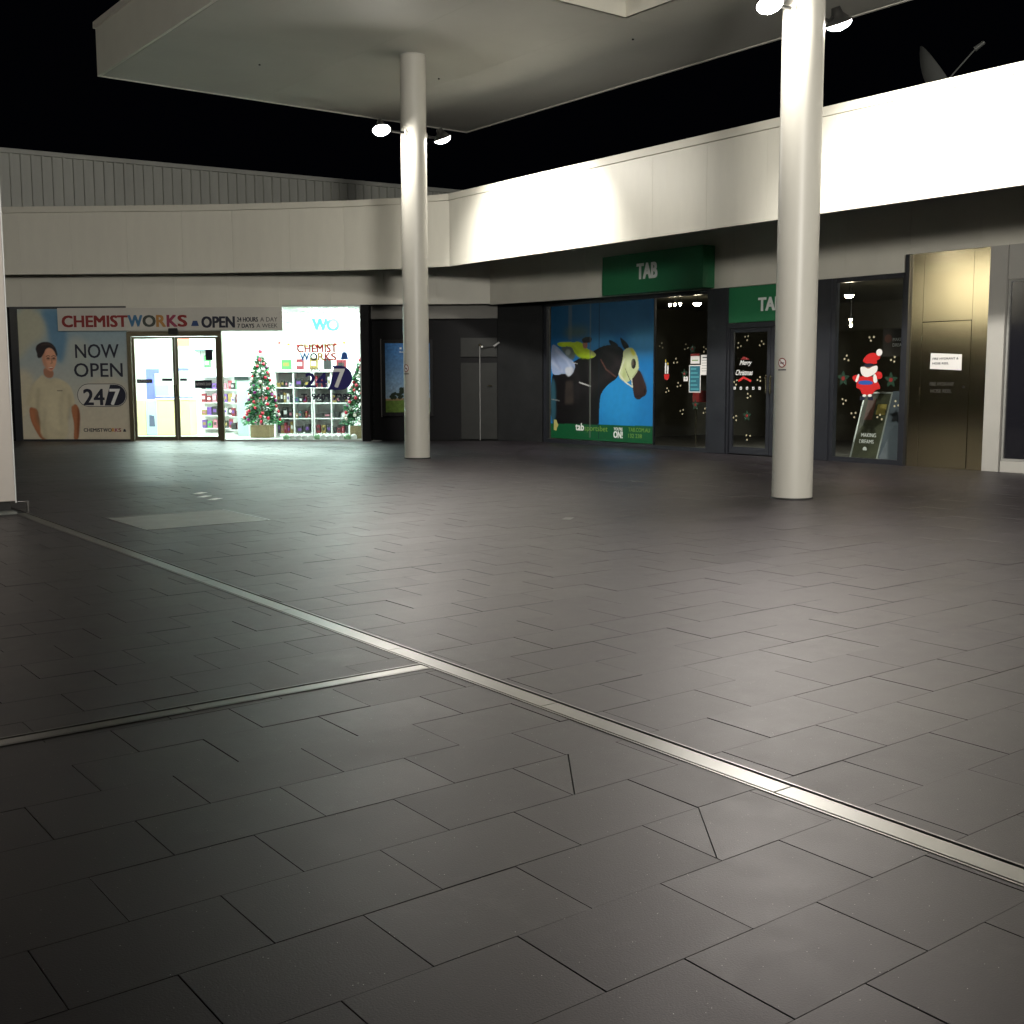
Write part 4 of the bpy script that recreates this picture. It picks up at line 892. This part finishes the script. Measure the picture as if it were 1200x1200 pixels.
# counters and stands seen through the doors
cream_l = mat('counter_cream', (0.62, 0.50, 0.26), 0.5); pb = mat('display_blue', (0.10, 0.12, 0.55), 0.5); sky = mat('sign_sky', (0.06, 0.35, 0.62), 0.5)
ct = thingL('shop_counter', 'cream shop counter behind the left glass door', 'counter', 2.60, 3.0, 0)
MB().bev(0.0, 0.95, 0, 0.6, 0, 1.0, 0.01).build('body', cream_l, ct); MB().bev(-0.03, 0.98, -0.03, 0.63, 1.002, 1.04, 0.006).build('top', white, ct)
MB().bev(-0.70, -0.33, 0, 0.6, 0, 1.0, 0.01).build('return_panel', cream_l, ct); MB().box(-0.325, -0.02, 0.05, 0.07, 0.02, 0.98).build('poster_panel', mat('panel_pale', (0.35, 0.45, 0.5), 0.5), ct)
MB().plate([(-0.25, 0.25), (-0.08, 0.25), (-0.10, 0.55), (-0.24, 0.58)], 0.049, 0.002).build('poster_figure', mat('panel_dark', (0.06, 0.07, 0.12), 0.5), ct)
bs = thingL('blue_stand', 'violet blue display frame on the counter behind the left door', 'display', 2.0, 4.0, 1.0)
MB().box(-0.05, 0.18, 0, 0.1, 0.0, 0.88).build('upright', pb, bs); MB().box(0.18, 0.32, 0.0, 0.1, 0.75, 0.88).build('top_rail', pb, bs); MB().box(0.18, 1.3, 0.0, 0.1, 0.0, 0.08).build('bottom_rail', pb, bs); MB().box(0.75, 1.2, 0.0, 0.1, 0.82, 0.90).build('header', pb, bs)
MB().box(0.22, 0.62, -0.02, 0.0, 0.10, 0.42).build('screen', mat('screen_grey', (0.25, 0.35, 0.33), 0.4), bs)
hs = thingL('hanging_sign', 'sky blue hanging sign behind the meeting stiles of the glass doors', 'sign', 2.55, 5.0, 2.55); MB().box(0, 0.95, 0, 0.04, 0.32, 0.80).build('blue_board', sky, hs); MB().box(0.02, 0.38, 0, 0.04, 0.0, 0.24).build('coral_board', mat('coral', (0.62, 0.16, 0.10), 0.5), hs)
gs = thingL('wall_shelf', 'back wall shelf with green boxes behind the left glass door', 'shelf', 1.2, 6.5, 1.9); MB().box(0, 1.9, 0, 0.3, 0.55, 0.60).build('board', mat('shelf_dark', (0.08, 0.12, 0.12), 0.5), gs); MB().box(0, 1.9, 0, 0.3, 0.0, 0.03).build('board', white, gs)
for k in range(7): 
    t = thingL('green_box', '%s green or grey box from the left on the chemist back wall shelf' % ORD[k], 'box', 1.28+k*0.26, 6.6, 1.932, 'boxes on the back wall shelf'); MB().bev(0, 0.17, 0, 0.14, 0, 0.38+0.08*(k % 3), 0.005).build('carton', [prodm[6], prodm[4], mat('box_grey', (0.2, 0.22, 0.2), 0.5)][k % 3], t); MB().box(0.03, 0.14, -0.002, 0.0, 0.1, 0.2).build('label', white, t)
for gx, (gu, gd_, lab) in enumerate(((3.35, 4.5, 'white gondola shelf seen through the right glass door'), (4.55, 3.4, 'white gondola shelf behind the frame of the right glass door'))):
    gg = thingL('gondola_shelf', lab, 'shelf', gu, gd_, 0)
    MB().box(0, 1.0, 0.36, 0.42, 0, 1.9).build('back', white, gg)
    for z in (0.12, 0.5, 0.88, 1.26, 1.64): MB().box(0, 1.0, 0, 0.355, z, z+0.025).build('shelf_board', white, gg)
    for r, z in enumerate((0.147, 0.527, 0.907, 1.287)):
        packs(lambda u, d, zz: atL(gu+u, gd_+d, zz), 0.02, 0.98, z, 6, 0.1, 0.28, '{0} {1} item on the '+['bottom', 'second', 'third', 'top'][r]+' row of the '+['deeper', 'nearer'][gx]+' gondola', 'items on the gondola shelves', prodm)
pd = thingL('perfume_stand', 'pale tall display stand between the doors and the christmas tree', 'display', 5.02, 2.6, 0)
MB().bev(0, 0.30, 0, 0.3, 0, 1.55, 0.01).build('body', mat('stand_pale', (0.42, 0.52, 0.52), 0.4), pd); MB().bev(-0.05, 0.35, -0.03, 0.33, 1.552, 1.65, 0.01).build('header', mat('stand_black', (0.02, 0.03, 0.03), 0.4), pd)
wo = thingL('wall_lettering', 'blue and turquoise letters high on the bright chemist wall', 'sign', 6.87, 4.0, 2.95)
MB().box(-0.6, 1.5, 0.01, 0.05, -0.1, 0.42).build('board', white, wo)
text('lettering', 'W', mat('wo_blue', (0.02, 0.22, 0.55), 0.5), wo, 0.0, 0.0, 0.42, 0.33, 0.0, bold=0.06); text('lettering', 'O', mat('wo_teal', (0.01, 0.45, 0.38), 0.5), wo, 0.42, 0.0, 0.76, 0.33, 0.0, bold=0.06)

# ================================================================== BETTING SHOP SIGNS AND PRINTS
sg = thingR('shop_sign', 'deep green box sign with pale TAB letters above the horse poster window', 'sign', 2.50, -0.38, 3.415)
MB().bev(0, 3.09, 0, 0.35, 0, 0.86, 0.006).build('box', green, sg)
text('lettering', 'TAB', lettergrey, sg, 1.14, 0.30, 1.75, 0.62, -0.001, bold=0.05, t=0.004)
s2 = thingR('door_sign', 'flat green TAB sign panel above the betting shop doors', 'sign', 6.03, -0.06, 2.68)
MB().bev(0, 2.09, 0, 0.03, 0, 0.705, 0.003).build('panel', green, s2)
text('lettering', 'TAB', lettergrey, s2, 0.78, 0.21, 1.36, 0.46, -0.001, bold=0.05, t=0.003)

hp = thingR('horse_poster', 'window poster of a jockey and dark racehorse in a pale hood on blue', 'poster', 0.17, 0.0, 0.11)
PW, PH = 359, 325
Wh = warp([(103, 0), (955, -10), (955, 1180), (103, 1110)], PW, PH)
cv = Canvas(0, 0, PW, PH, 0.8)
g = np.clip(cv.Y/PH, 0, 1)[..., None]; hx_ = np.clip(cv.X/PW, 0, 1)[..., None]
cv.c = np.array((0.010, 0.13, 0.36))*(1-g)+np.array((0.012, 0.19, 0.50))*g + 0*hx_
cv.ell(*Wh((680, 820))[0], 70, 60, (0.02, 0.27, 0.62), 22, 0.7); cv.ell(*Wh((900, 330))[0], 60, 30, (0.10, 0.38, 0.68), 14, 0.7); cv.ell(*Wh((520, 340))[0], 60, 22, (0.06, 0.30, 0.6), 10, 0.6)
K_ = (0.006, 0.005, 0.006)
cv.poly(Wh((103, 560), (160, 600), (300, 480), (430, 430), (530, 375), (600, 358), (690, 372), (735, 420), (712, 550), (672, 642), (620, 668), (565, 722), (530, 790), (528, 1110), (100, 1110)), K_, 0.8)
cv.poly(Wh((103, 600), (150, 640), (150, 980), (103, 1000)), (0.03, 0.10, 0.14), 3, 0.8)
cv.hard(Wh((240, 640), (300, 640), (310, 830), (230, 830)), (0.045, 0.035, 0.03), 3, 0.7)
cv.poly(Wh((105, 320), (160, 345), (230, 420), (312, 480), (326, 540), (272, 612), (232, 570), (150, 592), (103, 560)), (0.28, 0.36, 0.55), 1.2)
cv.poly(Wh((230, 520), (326, 530), (272, 612), (236, 580)), (0.55, 0.58, 0.62), 1.5, 0.8); cv.line(Wh((110, 470), (210, 560)), 6, (0.45, 0.5, 0.62), 3, 0.6)
cv.poly(Wh((180, 352), (300, 340), (330, 420), (300, 480), (230, 420)), (0.10, 0.13, 0.12), 1.5); cv.ell(*Wh((258, 400))[0], 10, 7, (0.35, 0.40, 0.38), 2, 0.6)
cv.poly(Wh((150, 312), (300, 320), (372, 318), (412, 372), (506, 428), (492, 452), (440, 466), (352, 450), (312, 404), (288, 350), (180, 356)), (0.42, 0.60, 0.02), 1)
cv.poly(Wh((440, 380), (506, 428), (492, 452), (450, 440)), (0.32, 0.34, 0.16), 1, 0.8); cv.line(Wh((300, 350), (360, 440)), 4, (0.30, 0.44, 0.02), 1.5, 0.6)
cv.ell(*Wh((408, 345))[0], 9, 10, (0.35, 0.16, 0.11), 1); cv.poly(Wh((376, 300), (420, 278), (466, 290), (460, 330), (430, 335), (386, 330)), (0.02, 0.012, 0.02), 0.8)
cv.poly(Wh((600, 312), (650, 335), (690, 372), (640, 380), (612, 350)), K_, 0.7)
cv.poly(Wh((692, 296), (722, 322), (756, 356), (772, 392), (742, 412), (716, 380)), K_, 0.6)
cv.poly(Wh((850, 566), (880, 640), (908, 716), (908, 782), (866, 800), (852, 822), (812, 802), (800, 720), (782, 640), (800, 590)), (0.028, 0.014, 0.013), 1.2)
cv.poly(Wh((722, 404), (790, 384), (832, 448), (852, 566), (800, 642), (762, 672), (720, 662), (682, 612), (704, 540), (722, 470)), (0.48, 0.55, 0.30), 0.7)
cv.poly(Wh((770, 400), (795, 392), (822, 450), (800, 465)), (0.55, 0.55, 0.04), 2, 0.9); cv.poly(Wh((730, 500), (760, 540), (745, 640), (712, 640)), (0.35, 0.42, 0.16), 3, 0.7)
cv.ell(*Wh((804, 522))[0], 8, 11.5, K_, 0.6); cv.line(Wh((735, 480), (690, 600), (740, 668), (798, 712), (790, 640)), 3.2, (0.6, 0.62, 0.48), 0.5); cv.line(Wh((740, 560), (780, 660)), 2, (0.03, 0.03, 0.02), 0.5)
cv.line(Wh((540, 476), (586, 560), (664, 622)), 3.4, (0.10, 0.04, 0.03), 0.6); cv.line(Wh((358, 655), (456, 692)), 3, (0.5, 0.5, 0.5), 0.6)
cv.line(Wh((300, 490), (340, 500)), 2, (0.4, 0.4, 0.4), 0.6); cv.line(Wh((104, 785), (180, 800)), 2, (0.2, 0.22, 0.22), 0.8)
for a, wd, cc, al in (((560, 400, 640, 440, 690, 520), 12, (0.06, 0.045, 0.05), 0.6), ((600, 620, 640, 560, 680, 500), 14, (0.045, 0.03, 0.035), 0.5), ((480, 700, 540, 640, 600, 600), 16, (0.04, 0.028, 0.03), 0.5), ((430, 520, 460, 600, 450, 760), 16, (0.035, 0.026, 0.03), 0.5), ((560, 368, 640, 368, 700, 400), 5, (0.09, 0.08, 0.10), 0.6), ((240, 760, 330, 700, 420, 720), 14, (0.03, 0.025, 0.028), 0.5), ((862, 600, 886, 680, 900, 730), 5, (0.10, 0.06, 0.055), 0.7), ((820, 640, 830, 720, 850, 770), 7, (0.07, 0.04, 0.04), 0.5), ((300, 540, 350, 620, 340, 800), 12, (0.04, 0.03, 0.035), 0.4)):
    cv.line(Wh((a[0], a[1]), (a[2], a[3]), (a[4], a[5])), wd, tuple(0.55*x for x in cc), 5, al)
cv.ell(*Wh((893, 745))[0], 3.2, 5.5, (0.008, 0.004, 0.004), 0.8); cv.line(Wh((815, 790), (850, 786), (880, 790)), 1.6, (0.008, 0.004, 0.004), 0.6)
for q in range(14): cv.line(Wh((560+q*9, 362+abs(q-7)), (548+q*9, 384+q%3*6)), 2.2, (0.012, 0.01, 0.012), 0.8, 0.8)
cv.poly(Wh((760, 420), (800, 470), (780, 560), (730, 600), (745, 500)), (0.60, 0.66, 0.42), 5, 0.5); cv.line(Wh((835, 470), (846, 560), (800, 630)), 2.4, (0.30, 0.34, 0.18), 1, 0.7); cv.ell(*Wh((802, 520))[0], 3, 4, (0.09, 0.06, 0.05), 0.6)
cv.line(Wh((200, 330), (290, 335), (380, 400), (470, 440)), 4, (0.62, 0.78, 0.06), 2.5, 0.5); cv.line(Wh((310, 410), (360, 452), (440, 462)), 3, (0.18, 0.28, 0.01), 1.6, 0.7); cv.line(Wh((150, 380), (250, 470), (300, 560)), 5, (0.60, 0.66, 0.80), 3.5, 0.5); cv.line(Wh((130, 430), (190, 540)), 6, (0.16, 0.2, 0.36), 3, 0.5)
cv.hard(Wh((103, 0), (955, -10), (955, 290), (103, 300)), (0.012, 0.04, 0.045), 9, 0.6); cv.ell(*Wh((330, 240))[0], 48, 13, (0.10, 0.12, 0.02), 9, 0.55)  # shade and a greenish reflection painted over the top of the print
cv.hard(Wh((103, 988), (955, 1036), (960, 1200), (100, 1200)), (0.006, 0.085, 0.030), 0.3)
cv.hard(Wh((446, 0), (458, 0), (458, 1120), (446, 1120)), (0.16, 0.18, 0.16), 0.8, 0.45); cv.hard(Wh((524, 0), (529, 0), (529, 1130), (524, 1130)), (0.004, 0.01, 0.02), 0.4, 0.8); cv.hard(Wh((262, 0), (292, 0), (292, 300), (262, 300)), (0.14, 0.15, 0.12), 2, 0.45)  # pale bars: reflections painted into the print; dark line: film seam
cv.noise(0.02, 4, 8)
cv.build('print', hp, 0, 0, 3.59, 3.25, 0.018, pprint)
def HT(s, m, a, z0, b, z1, **k): return text('lettering', s, m, hp, a-0.17, z0-0.11, b-0.17, z1-0.11, 0.016, t=0.001, **k)
HT('tab', lettergrey, 1.12, 0.33, 1.42, 0.50, bold=0.04); HT('sportsbet', olive, 1.45, 0.29, 2.27, 0.46)
HT("YOU'RE", lettergrey, 2.48, 0.37, 2.78, 0.44, bold=0.03); HT('ON!', lettergrey, 2.48, 0.20, 2.78, 0.35, bold=0.05)
HT('TAB.COM.AU', olive, 2.98, 0.36, 3.68, 0.45, bold=0.01); HT('132 238', olive, 2.98, 0.22, 3.42, 0.31, bold=0.01)
MB().plate([(0.12, 0.20), (0.22, 0.18), (0.24, 0.26), (0.30, 0.32), (0.25, 0.38), (0.22, 0.45), (0.12, 0.45)], 0.016, 0.001).build('crest_mark', mat('crest_gold', (0.45, 0.42, 0.14), 0.5), hp)

# small festive stickers: trios of pale dots
dotm = MB().plate(disc(0, 0, 0.019, 10), 0, 0.001).mesh('dot', mat('sticker_cream', (0.50, 0.46, 0.30), 0.4, emit=None))
trios = [(4.05, 2.27, 'high on the pane right of the horse poster'), (4.50, 1.97, 'beside the candle sticker'), (4.78, 2.18, 'above and left of the notices'), (5.33, 2.17, 'at the top right of the notices'), (4.56, 1.44, 'left of the teal notice'), (4.20, 1.27, 'below the candle sticker'), (4.67, 0.89, 'low left of the notice window'), (5.33, 0.87, 'low right of the notice window'),
         (6.20, 2.20, 'upper left on the betting shop door'), (6.51, 2.35, 'top centre on the betting shop door'), (6.80, 2.22, 'upper right on the betting shop door'), (6.22, 1.51, 'left of the festive greeting'), (6.80, 1.49, 'right below the festive greeting'), (6.50, 1.18, 'below the festive greeting'), (6.23, 0.78, 'low left on the betting shop door'), (6.52, 0.41, 'lowest on the betting shop door'),
         (8.90, 1.97, 'upper left on the red figure window'), (9.41, 2.31, 'above the red hat'), (9.91, 1.92, 'upper right on the red figure window'), (8.82, 1.10, 'left below the holly'), (9.11, 0.90, 'below the red figure to the left'), (9.68, 0.88, 'on the sign board side of the window'), (9.95, 1.13, 'right of the sign board')]
for u, z, wh in trios:
    yy = 0.0165; qa = random.uniform(-1, 1); rot_ = (math.cos(qa), math.sin(qa)); u += random.uniform(-.05, .05); z += random.uniform(-.05, .05)
    t = thingR('festive_sticker', 'trio of tiny cream dots '+wh, 'sticker', u, yy, z, 'trios of dots stuck on the betting shop glass')
    for dx, dz in ((0, 0.045), (-0.045, -0.03), (0.045, -0.03)): link('dot', dotm, t, (dx*rot_[0]-dz*rot_[1]+random.uniform(-.012, .012), 0, dx*rot_[1]+dz*rot_[0]+random.uniform(-.012, .012)))
# candle sticker
cn = thingR('candle_sticker', 'sticker of two white candles on a red base beside the horse poster', 'sticker', 4.17, 0.016, 1.60, 'stickers on the betting shop glass')
MB().plate([(-0.04, 0.06), (0.0, 0.06), (0.0, 0.30), (-0.04, 0.30)], 0, 0.001).build('candle', white, cn); MB().plate([(0.03, 0.06), (0.065, 0.06), (0.065, 0.24), (0.03, 0.24)], 0, 0.001).build('candle', white, cn)
MB().plate(disc(-0.02, 0.34, 0.016, 8, 0.035), 0, 0.001).build('flame', yellow, cn); MB().plate(disc(0.048, 0.28, 0.014, 8, 0.03), 0, 0.001).build('flame', yellow, cn)
MB().plate([(-0.07, 0.05), (0.10, 0.05), (0.08, -0.04), (0.02, -0.08), (-0.05, -0.05)], 0, 0.001).build('base', red, cn)
def holly(u, z, lab, s=1.0):
    t = thingR('holly_sticker', lab, 'sticker', u, 0.016, z, 'holly stickers on the betting shop glass')
    for k, a in enumerate((0.3, 1.6, 2.8, 4.2, 5.3)):
        pts = [(s*(0.02*math.cos(a+1.57)), s*(0.02*math.sin(a+1.57))), (s*(0.07*math.cos(a)+0.04*math.cos(a+1.57)), s*(0.07*math.sin(a)+0.04*math.sin(a+1.57))), (s*0.15*math.cos(a), s*0.15*math.sin(a)), (s*(0.07*math.cos(a)-0.04*math.cos(a+1.57)), s*(0.07*math.sin(a)-0.04*math.sin(a+1.57))), (-s*0.02*math.cos(a+1.57), -s*0.02*math.sin(a+1.57))]
        MB().plate(pts[::-1], -0.0002*k, 0.001).build('leaf', mat('holly_dark', (0.008, 0.035, 0.018), 0.5), t)
    MB().plate(disc(0, 0, 0.04*s, 12), -0.002, 0.001).build('berry', darkred, t)
holly(8.83, 1.55, 'dark green holly sticker with a red berry at the left of the end window'); holly(9.86, 1.52, 'dark green holly sticker with a red berry right of the red figure'); holly(6.50, 0.80, 'holly sticker low on the betting shop door', 0.8)
holly(4.95, 2.18, 'small holly sticker above the notices', 0.7); holly(4.72, 1.66, 'green sprig sticker left of the teal notice', 0.7); holly(5.06, 1.0, 'faded holly sticker below the red panel', 0.8)
# notices
nt_ = thingR('notice_sheet', 'teal printed notice with a pale border stuck on the betting shop glass', 'notice', 4.86, 0.016, 1.26, 'notices on the betting shop glass')
MB().box(0, 0.34, -0.001, 0, 0, 0.58).build('sheet', paper, nt_); MB().box(0.02, 0.32, -0.0022, -0.0012, 0.02, 0.56).build('print_area', mat('teal_print', (0.02, 0.14, 0.20), 0.5), nt_)
for k in range(6): MB().box(0.05, 0.29-0.04*(k % 3), -0.0032, -0.0024, 0.06+k*0.085, 0.085+k*0.085).build('text_line', mat('teal_light', (0.10, 0.40, 0.45), 0.5), nt_)
n2 = thingR('notice_sheet', 'small white notice with a red heading above the teal notice', 'notice', 4.90, 0.016, 1.87, 'notices on the betting shop glass'); MB().box(0, 0.26, -0.001, 0, 0, 0.21).build('sheet', paper, n2); MB().box(0.0, 0.26, -0.0022, -0.0012, 0.16, 0.21).build('heading', darkred, n2); MB().box(0.04, 0.22, -0.0022, -0.0012, 0.06, 0.08).build('text_line', olive, n2)
n3 = thingR('notice_sheet', 'tall white notice at the right edge of the betting shop pane', 'notice', 5.20, 0.014, 1.63, 'notices on the betting shop glass'); MB().box(0, 0.20, -0.001, 0, 0, 0.42).build('sheet', paper, n3)
for k in range(5): MB().box(0.03, 0.17, -0.0022, -0.0012, 0.08+k*0.055, 0.09+k*0.055).build('text_line', mat('grey_ink', (0.3, 0.3, 0.3), 0.5), n3)
MB().box(0.05, 0.17, -0.0022, -0.0012, 0.355, 0.375).build('heading', ink, n3)
n4 = thingR('notice_sheet', 'small square white notice left of the teal notice', 'notice', 4.70, 0.016, 1.50, 'notices on the betting shop glass'); MB().box(0, 0.13, -0.001, 0, 0, 0.10).build('sheet', paper, n4); MB().box(0.03, 0.10, -0.0022, -0.0012, 0.04, 0.06).build('text_line', mat('grey_ink2', (0.2, 0.2, 0.2), 0.5), n4)
rp = thingR('red_panel', 'dark red rectangular panel behind the notices inside the betting shop', 'panel', 4.75, 0.25, 1.05); MB().bev(0, 0.62, 0, 0.02, 0, 0.25, 0.004).build('board', darkred, rp)
for k in (0.1, 0.45): MB().tube((k, 0.01, -0.9), (k, 0.01, -0.001), 0.012, n=8).build('leg', steel, rp)
# greeting
gt = thingR('greeting_decal', 'white festive greeting lettering with red trim on the betting shop door', 'decal', 6.18, 0.016, 1.60)
text('lettering', 'Merry', white, gt, 0.10, 0.20, 0.42, 0.32, 0.0, t=0.001, shear=0.4, bold=0.01); text('lettering', 'Christmas', white, gt, 0.0, 0.02, 0.45, 0.13, 0.0, t=0.001, shear=0.4, bold=0.01)
MB().plate([(0.12, 0.34), (0.20, 0.40), (0.32, 0.36), (0.36, 0.33)], 0.0, 0.001).build('ribbon', darkred, gt); MB().plate([(0.06, -0.08), (0.20, 0.0), (0.42, -0.08), (0.40, -0.12), (0.22, -0.05), (0.08, -0.12)][::-1], 0.0, 0.001).build('ribbon', red, gt)
for k in range(7): 
    t = thingR('safety_marker', '%s small white square safety marker from the left across the betting shop doors' % ORD[k], 'marker', 6.13+k*0.165+(0.2 if k > 4 else 0), 0.016, 1.33, 'white square markers on the door glass'); MB().box(0, 0.055, -0.001, 0, 0, 0.055).build('square', white, t); MB().box(0.015, 0.04, -0.002, -0.0012, 0.018, 0.038).build('mark', frame, t)
# red suited figure decal
S = lambda *p: [((a-410)*0.00259, (420-b)*0.00221) for a, b in p]
sd = thingR('festive_decal', 'christmas window decal of a white bearded figure in a red suit and hat', 'decal', 9.39, 0.015, 1.61)
def SP(name, m, pts, k=0, soft=True):
    pts = smooth(pts, 1) if soft else pts; A = sum(pts[i][0]*pts[(i+1) % len(pts)][1]-pts[(i+1) % len(pts)][0]*pts[i][1] for i in range(len(pts)))
    if A < 0: pts = pts[::-1]
    MB().plate(pts, -0.0008*k, 0.0012).build(name, m, sd)
redb = mat('felt_red', (0.60, 0.012, 0.012), 0.6); wht = mat('felt_white', (0.85, 0.83, 0.80), 0.6); skn = mat('felt_skin', (0.35, 0.18, 0.12), 0.6)
SP('coat', redb, S((330, 425), (450, 425), (520, 530), (470, 540), (440, 585), (360, 585), (345, 540), (300, 520)))
SP('arm', redb, S((340, 420), (280, 420), (272, 450), (300, 480), (340, 450)), 1); SP('arm', redb, S((470, 390), (515, 395), (525, 440), (490, 460), (455, 430)), 1)
SP('cuff', wht, S((318, 410), (334, 415), (318, 480), (296, 476)), 2); SP('cuff', wht, S((446, 418), (470, 412), (486, 480), (452, 488)), 2)
SP('belt', blue, S((322, 470), (400, 462), (450, 478), (440, 500), (330, 500)), 2); SP('hat', redb, S((352, 320), (372, 270), (420, 235), (495, 250), (500, 290), (470, 300), (478, 335)), 1)
SP('bobble', wht, disc(*S((491, 237))[0], 0.065, 12), 2, False); SP('face', skn, S((368, 340), (440, 340), (446, 370), (366, 370)), 2)
SP('beard', wht, S((340, 350), (375, 352), (405, 372), (440, 350), (482, 340), (480, 390), (440, 425), (390, 440), (352, 420), (340, 385)), 3); SP('hat_trim', ink, S((368, 328), (440, 322), (445, 346), (405, 360), (372, 352)), 3)
SP('boot', ink, S((345, 598), (385, 598), (388, 625), (340, 628)), 1, False); SP('boot', ink, S((408, 598), (450, 598), (452, 628), (408, 625)), 1, False); SP('leg_trim', wht, S((366, 580), (394, 580), (392, 600), (362, 600)), 2); SP('leg_trim', wht, S((410, 578), (440, 578), (440, 600), (408, 600)), 2)
# interior things behind the end window
eb = thingR('sign_board', 'leaning framed sign board with pale lettering inside the end window', 'sign', 8.62, 0.55, 0.01)
ebm = MB(); lean = 0.42
def leaning(b, x0, x1, z0, z1, y0, y1):
    f = lambda z: lean*z/1.25
    b.add([(x0, y0+f(z0), z0), (x1, y0+f(z0), z0), (x1, y1+f(z0), z0), (x0, y1+f(z0), z0), (x0, y0+f(z1), z1), (x1, y0+f(z1), z1), (x1, y1+f(z1), z1), (x0, y1+f(z1), z1)], [(0, 3, 2, 1), (4, 5, 6, 7), (0, 1, 5, 4), (1, 2, 6, 5), (2, 3, 7, 6), (3, 0, 4, 7)]); return b
leaning(ebm, 0.03, 0.60, 0.03, 1.25, 0.004, 0.02).build('panel', mat('board_print', (0.05, 0.055, 0.03), 0.5, noise=0.5, nscale=4), eb)
gf = mat('board_frame', (0.35, 0.38, 0.36), 0.4, metal=0.4)
leaning(MB(), 0, 0.03, 0, 1.28, -0.005, 0.03).build('stile', gf, eb); leaning(MB(), 0.60, 0.63, 0, 1.28, -0.005, 0.03).build('stile', gf, eb); leaning(MB(), 0.03, 0.60, 0, 0.03, -0.005, 0.03).build('rail', gf, eb); leaning(MB(), 0.03, 0.60, 1.25, 1.28, -0.005, 0.03).build('rail', gf, eb)
MB().add([(0.64, 0.0, 0), (1.05, 0.35, 0), (0.95, 0.5, 1.3), (0.64, 0.42, 1.3), (0.66, 0.03, 0), (1.05, 0.38, 0), (0.95, 0.53, 1.3), (0.64, 0.45, 1.3)], [(0, 1, 2, 3), (7, 6, 5, 4), (0, 4, 5, 1), (1, 5, 6, 2), (2, 6, 7, 3), (3, 7, 4, 0)]).build('side_panel', mat('slate_panel', (0.06, 0.08, 0.10), 0.5), eb)
for s, z, a, b_ in (('MAKING', 0.42, 0.15, 0.48), ('DREAMS', 0.30, 0.14, 0.46)):
    o = text('lettering', s, lettergrey, eb, a, z, b_, z+0.08, -0.004+lean*(z+0.04)/1.25, bold=0.02); 
MB().plate(disc(0.30, 0.20, 0.045, 12), lean*0.2/1.25+0.0, 0.004).build('emblem', lettergrey, eb)
leaning(MB(), 0.12, 0.3, 0.75, 1.15, -0.002, 0.004).build('print_figure', mat('print_brown', (0.12, 0.05, 0.035), 0.5), eb); leaning(MB(), 0.36, 0.56, 0.85, 1.05, -0.002, 0.004).build('print_patch', mat('print_gold', (0.25, 0.20, 0.05), 0.5), eb)
up = thingR('hung_poster', 'dark hung poster with pale lettering above the sign board', 'poster', 9.25, 0.6, 1.95)
MB().bev(0, 0.75, 0, 0.015, 0, 0.52, 0.003).build('board', mat('poster_dark', (0.03, 0.025, 0.02), 0.5), up); text('lettering', 'MAKING', lettergrey, up, 0.22, 0.28, 0.5, 0.34, -0.001); text('lettering', 'DREAMS', lettergrey, up, 0.22, 0.18, 0.5, 0.24, -0.001); MB().plate(disc(0.12, 0.33, 0.08, 12), -0.001, 0.001).build('print_figure', MATS['print_brown'], up)
rk = thingR('leaflet_rack', 'pale rack of leaflets behind the red figure decal', 'rack', 9.35, 1.1, 0.95)
MB().box(0, 0.5, 0.03, 0.06, 0, 0.85).build('back', mat('rack_pale', (0.35, 0.38, 0.33), 0.5), rk)
for r in range(4):
    for c in range(3): MB().box(0.03+c*0.155, 0.15+c*0.155, 0.0, 0.025, 0.05+r*0.2, 0.20+r*0.2).build('leaflet', [mat('leaf_a', (0.12, 0.16, 0.10), 0.5), paper, mat('leaf_b', (0.2, 0.22, 0.12), 0.5)][(r+c) % 3], rk)
for z in (0.0, 0.84): MB().box(-0.01, 0.51, 0.0, 0.06, z-0.02, z).build('rail', gf, rk)
tb = thingR('writing_bench', 'thin pale edged writing bench on a post inside the end window', 'bench', 8.45, 1.3, 0); MB().bev(0, 1.0, 0, 0.35, 1.05, 1.08, 0.004).build('top', lettergrey, tb); MB().tube((0.55, 0.17, 0.01), (0.55, 0.17, 1.05), 0.025, n=12).build('post', gf, tb)
for k, (u, z) in enumerate(((9.2, 2.2), (9.75, 2.2))):
    t = thingR('hanging_strip', ['pale hanging strip on the left behind the red hat', 'turquoise hanging strip on the right of the end window'][k], 'strip', u, 1.6, z); MB().box(0, 0.05, 0, 0.02, 0, 1.1).build('strip', [mat('strip_grey', (0.25, 0.3, 0.27), 0.5), mat('strip_teal', (0.05, 0.45, 0.40), 0.5, emit=(0.1, 0.9, 0.75), es=0.25)][k], t); MB().tube((0.025, 0.01, 1.1), (0.025, 0.01, 1.19), 0.004, n=6).build('wire', steel, t)
gp = thingR('gold_picture', 'glowing yellow picture panel at the upper right of the end window', 'picture', 9.85, 1.8, 2.55); MB().bev(0, 0.35, 0, 0.02, 0, 0.5, 0.003).build('panel', mat('gold_glow', (0.5, 0.4, 0.08), 0.5, emit=(0.8, 0.6, 0.12), es=0.35), gp); MB().box(-0.01, 0.36, 0.021, 0.04, -0.01, 0.51).build('frame', frame, gp)
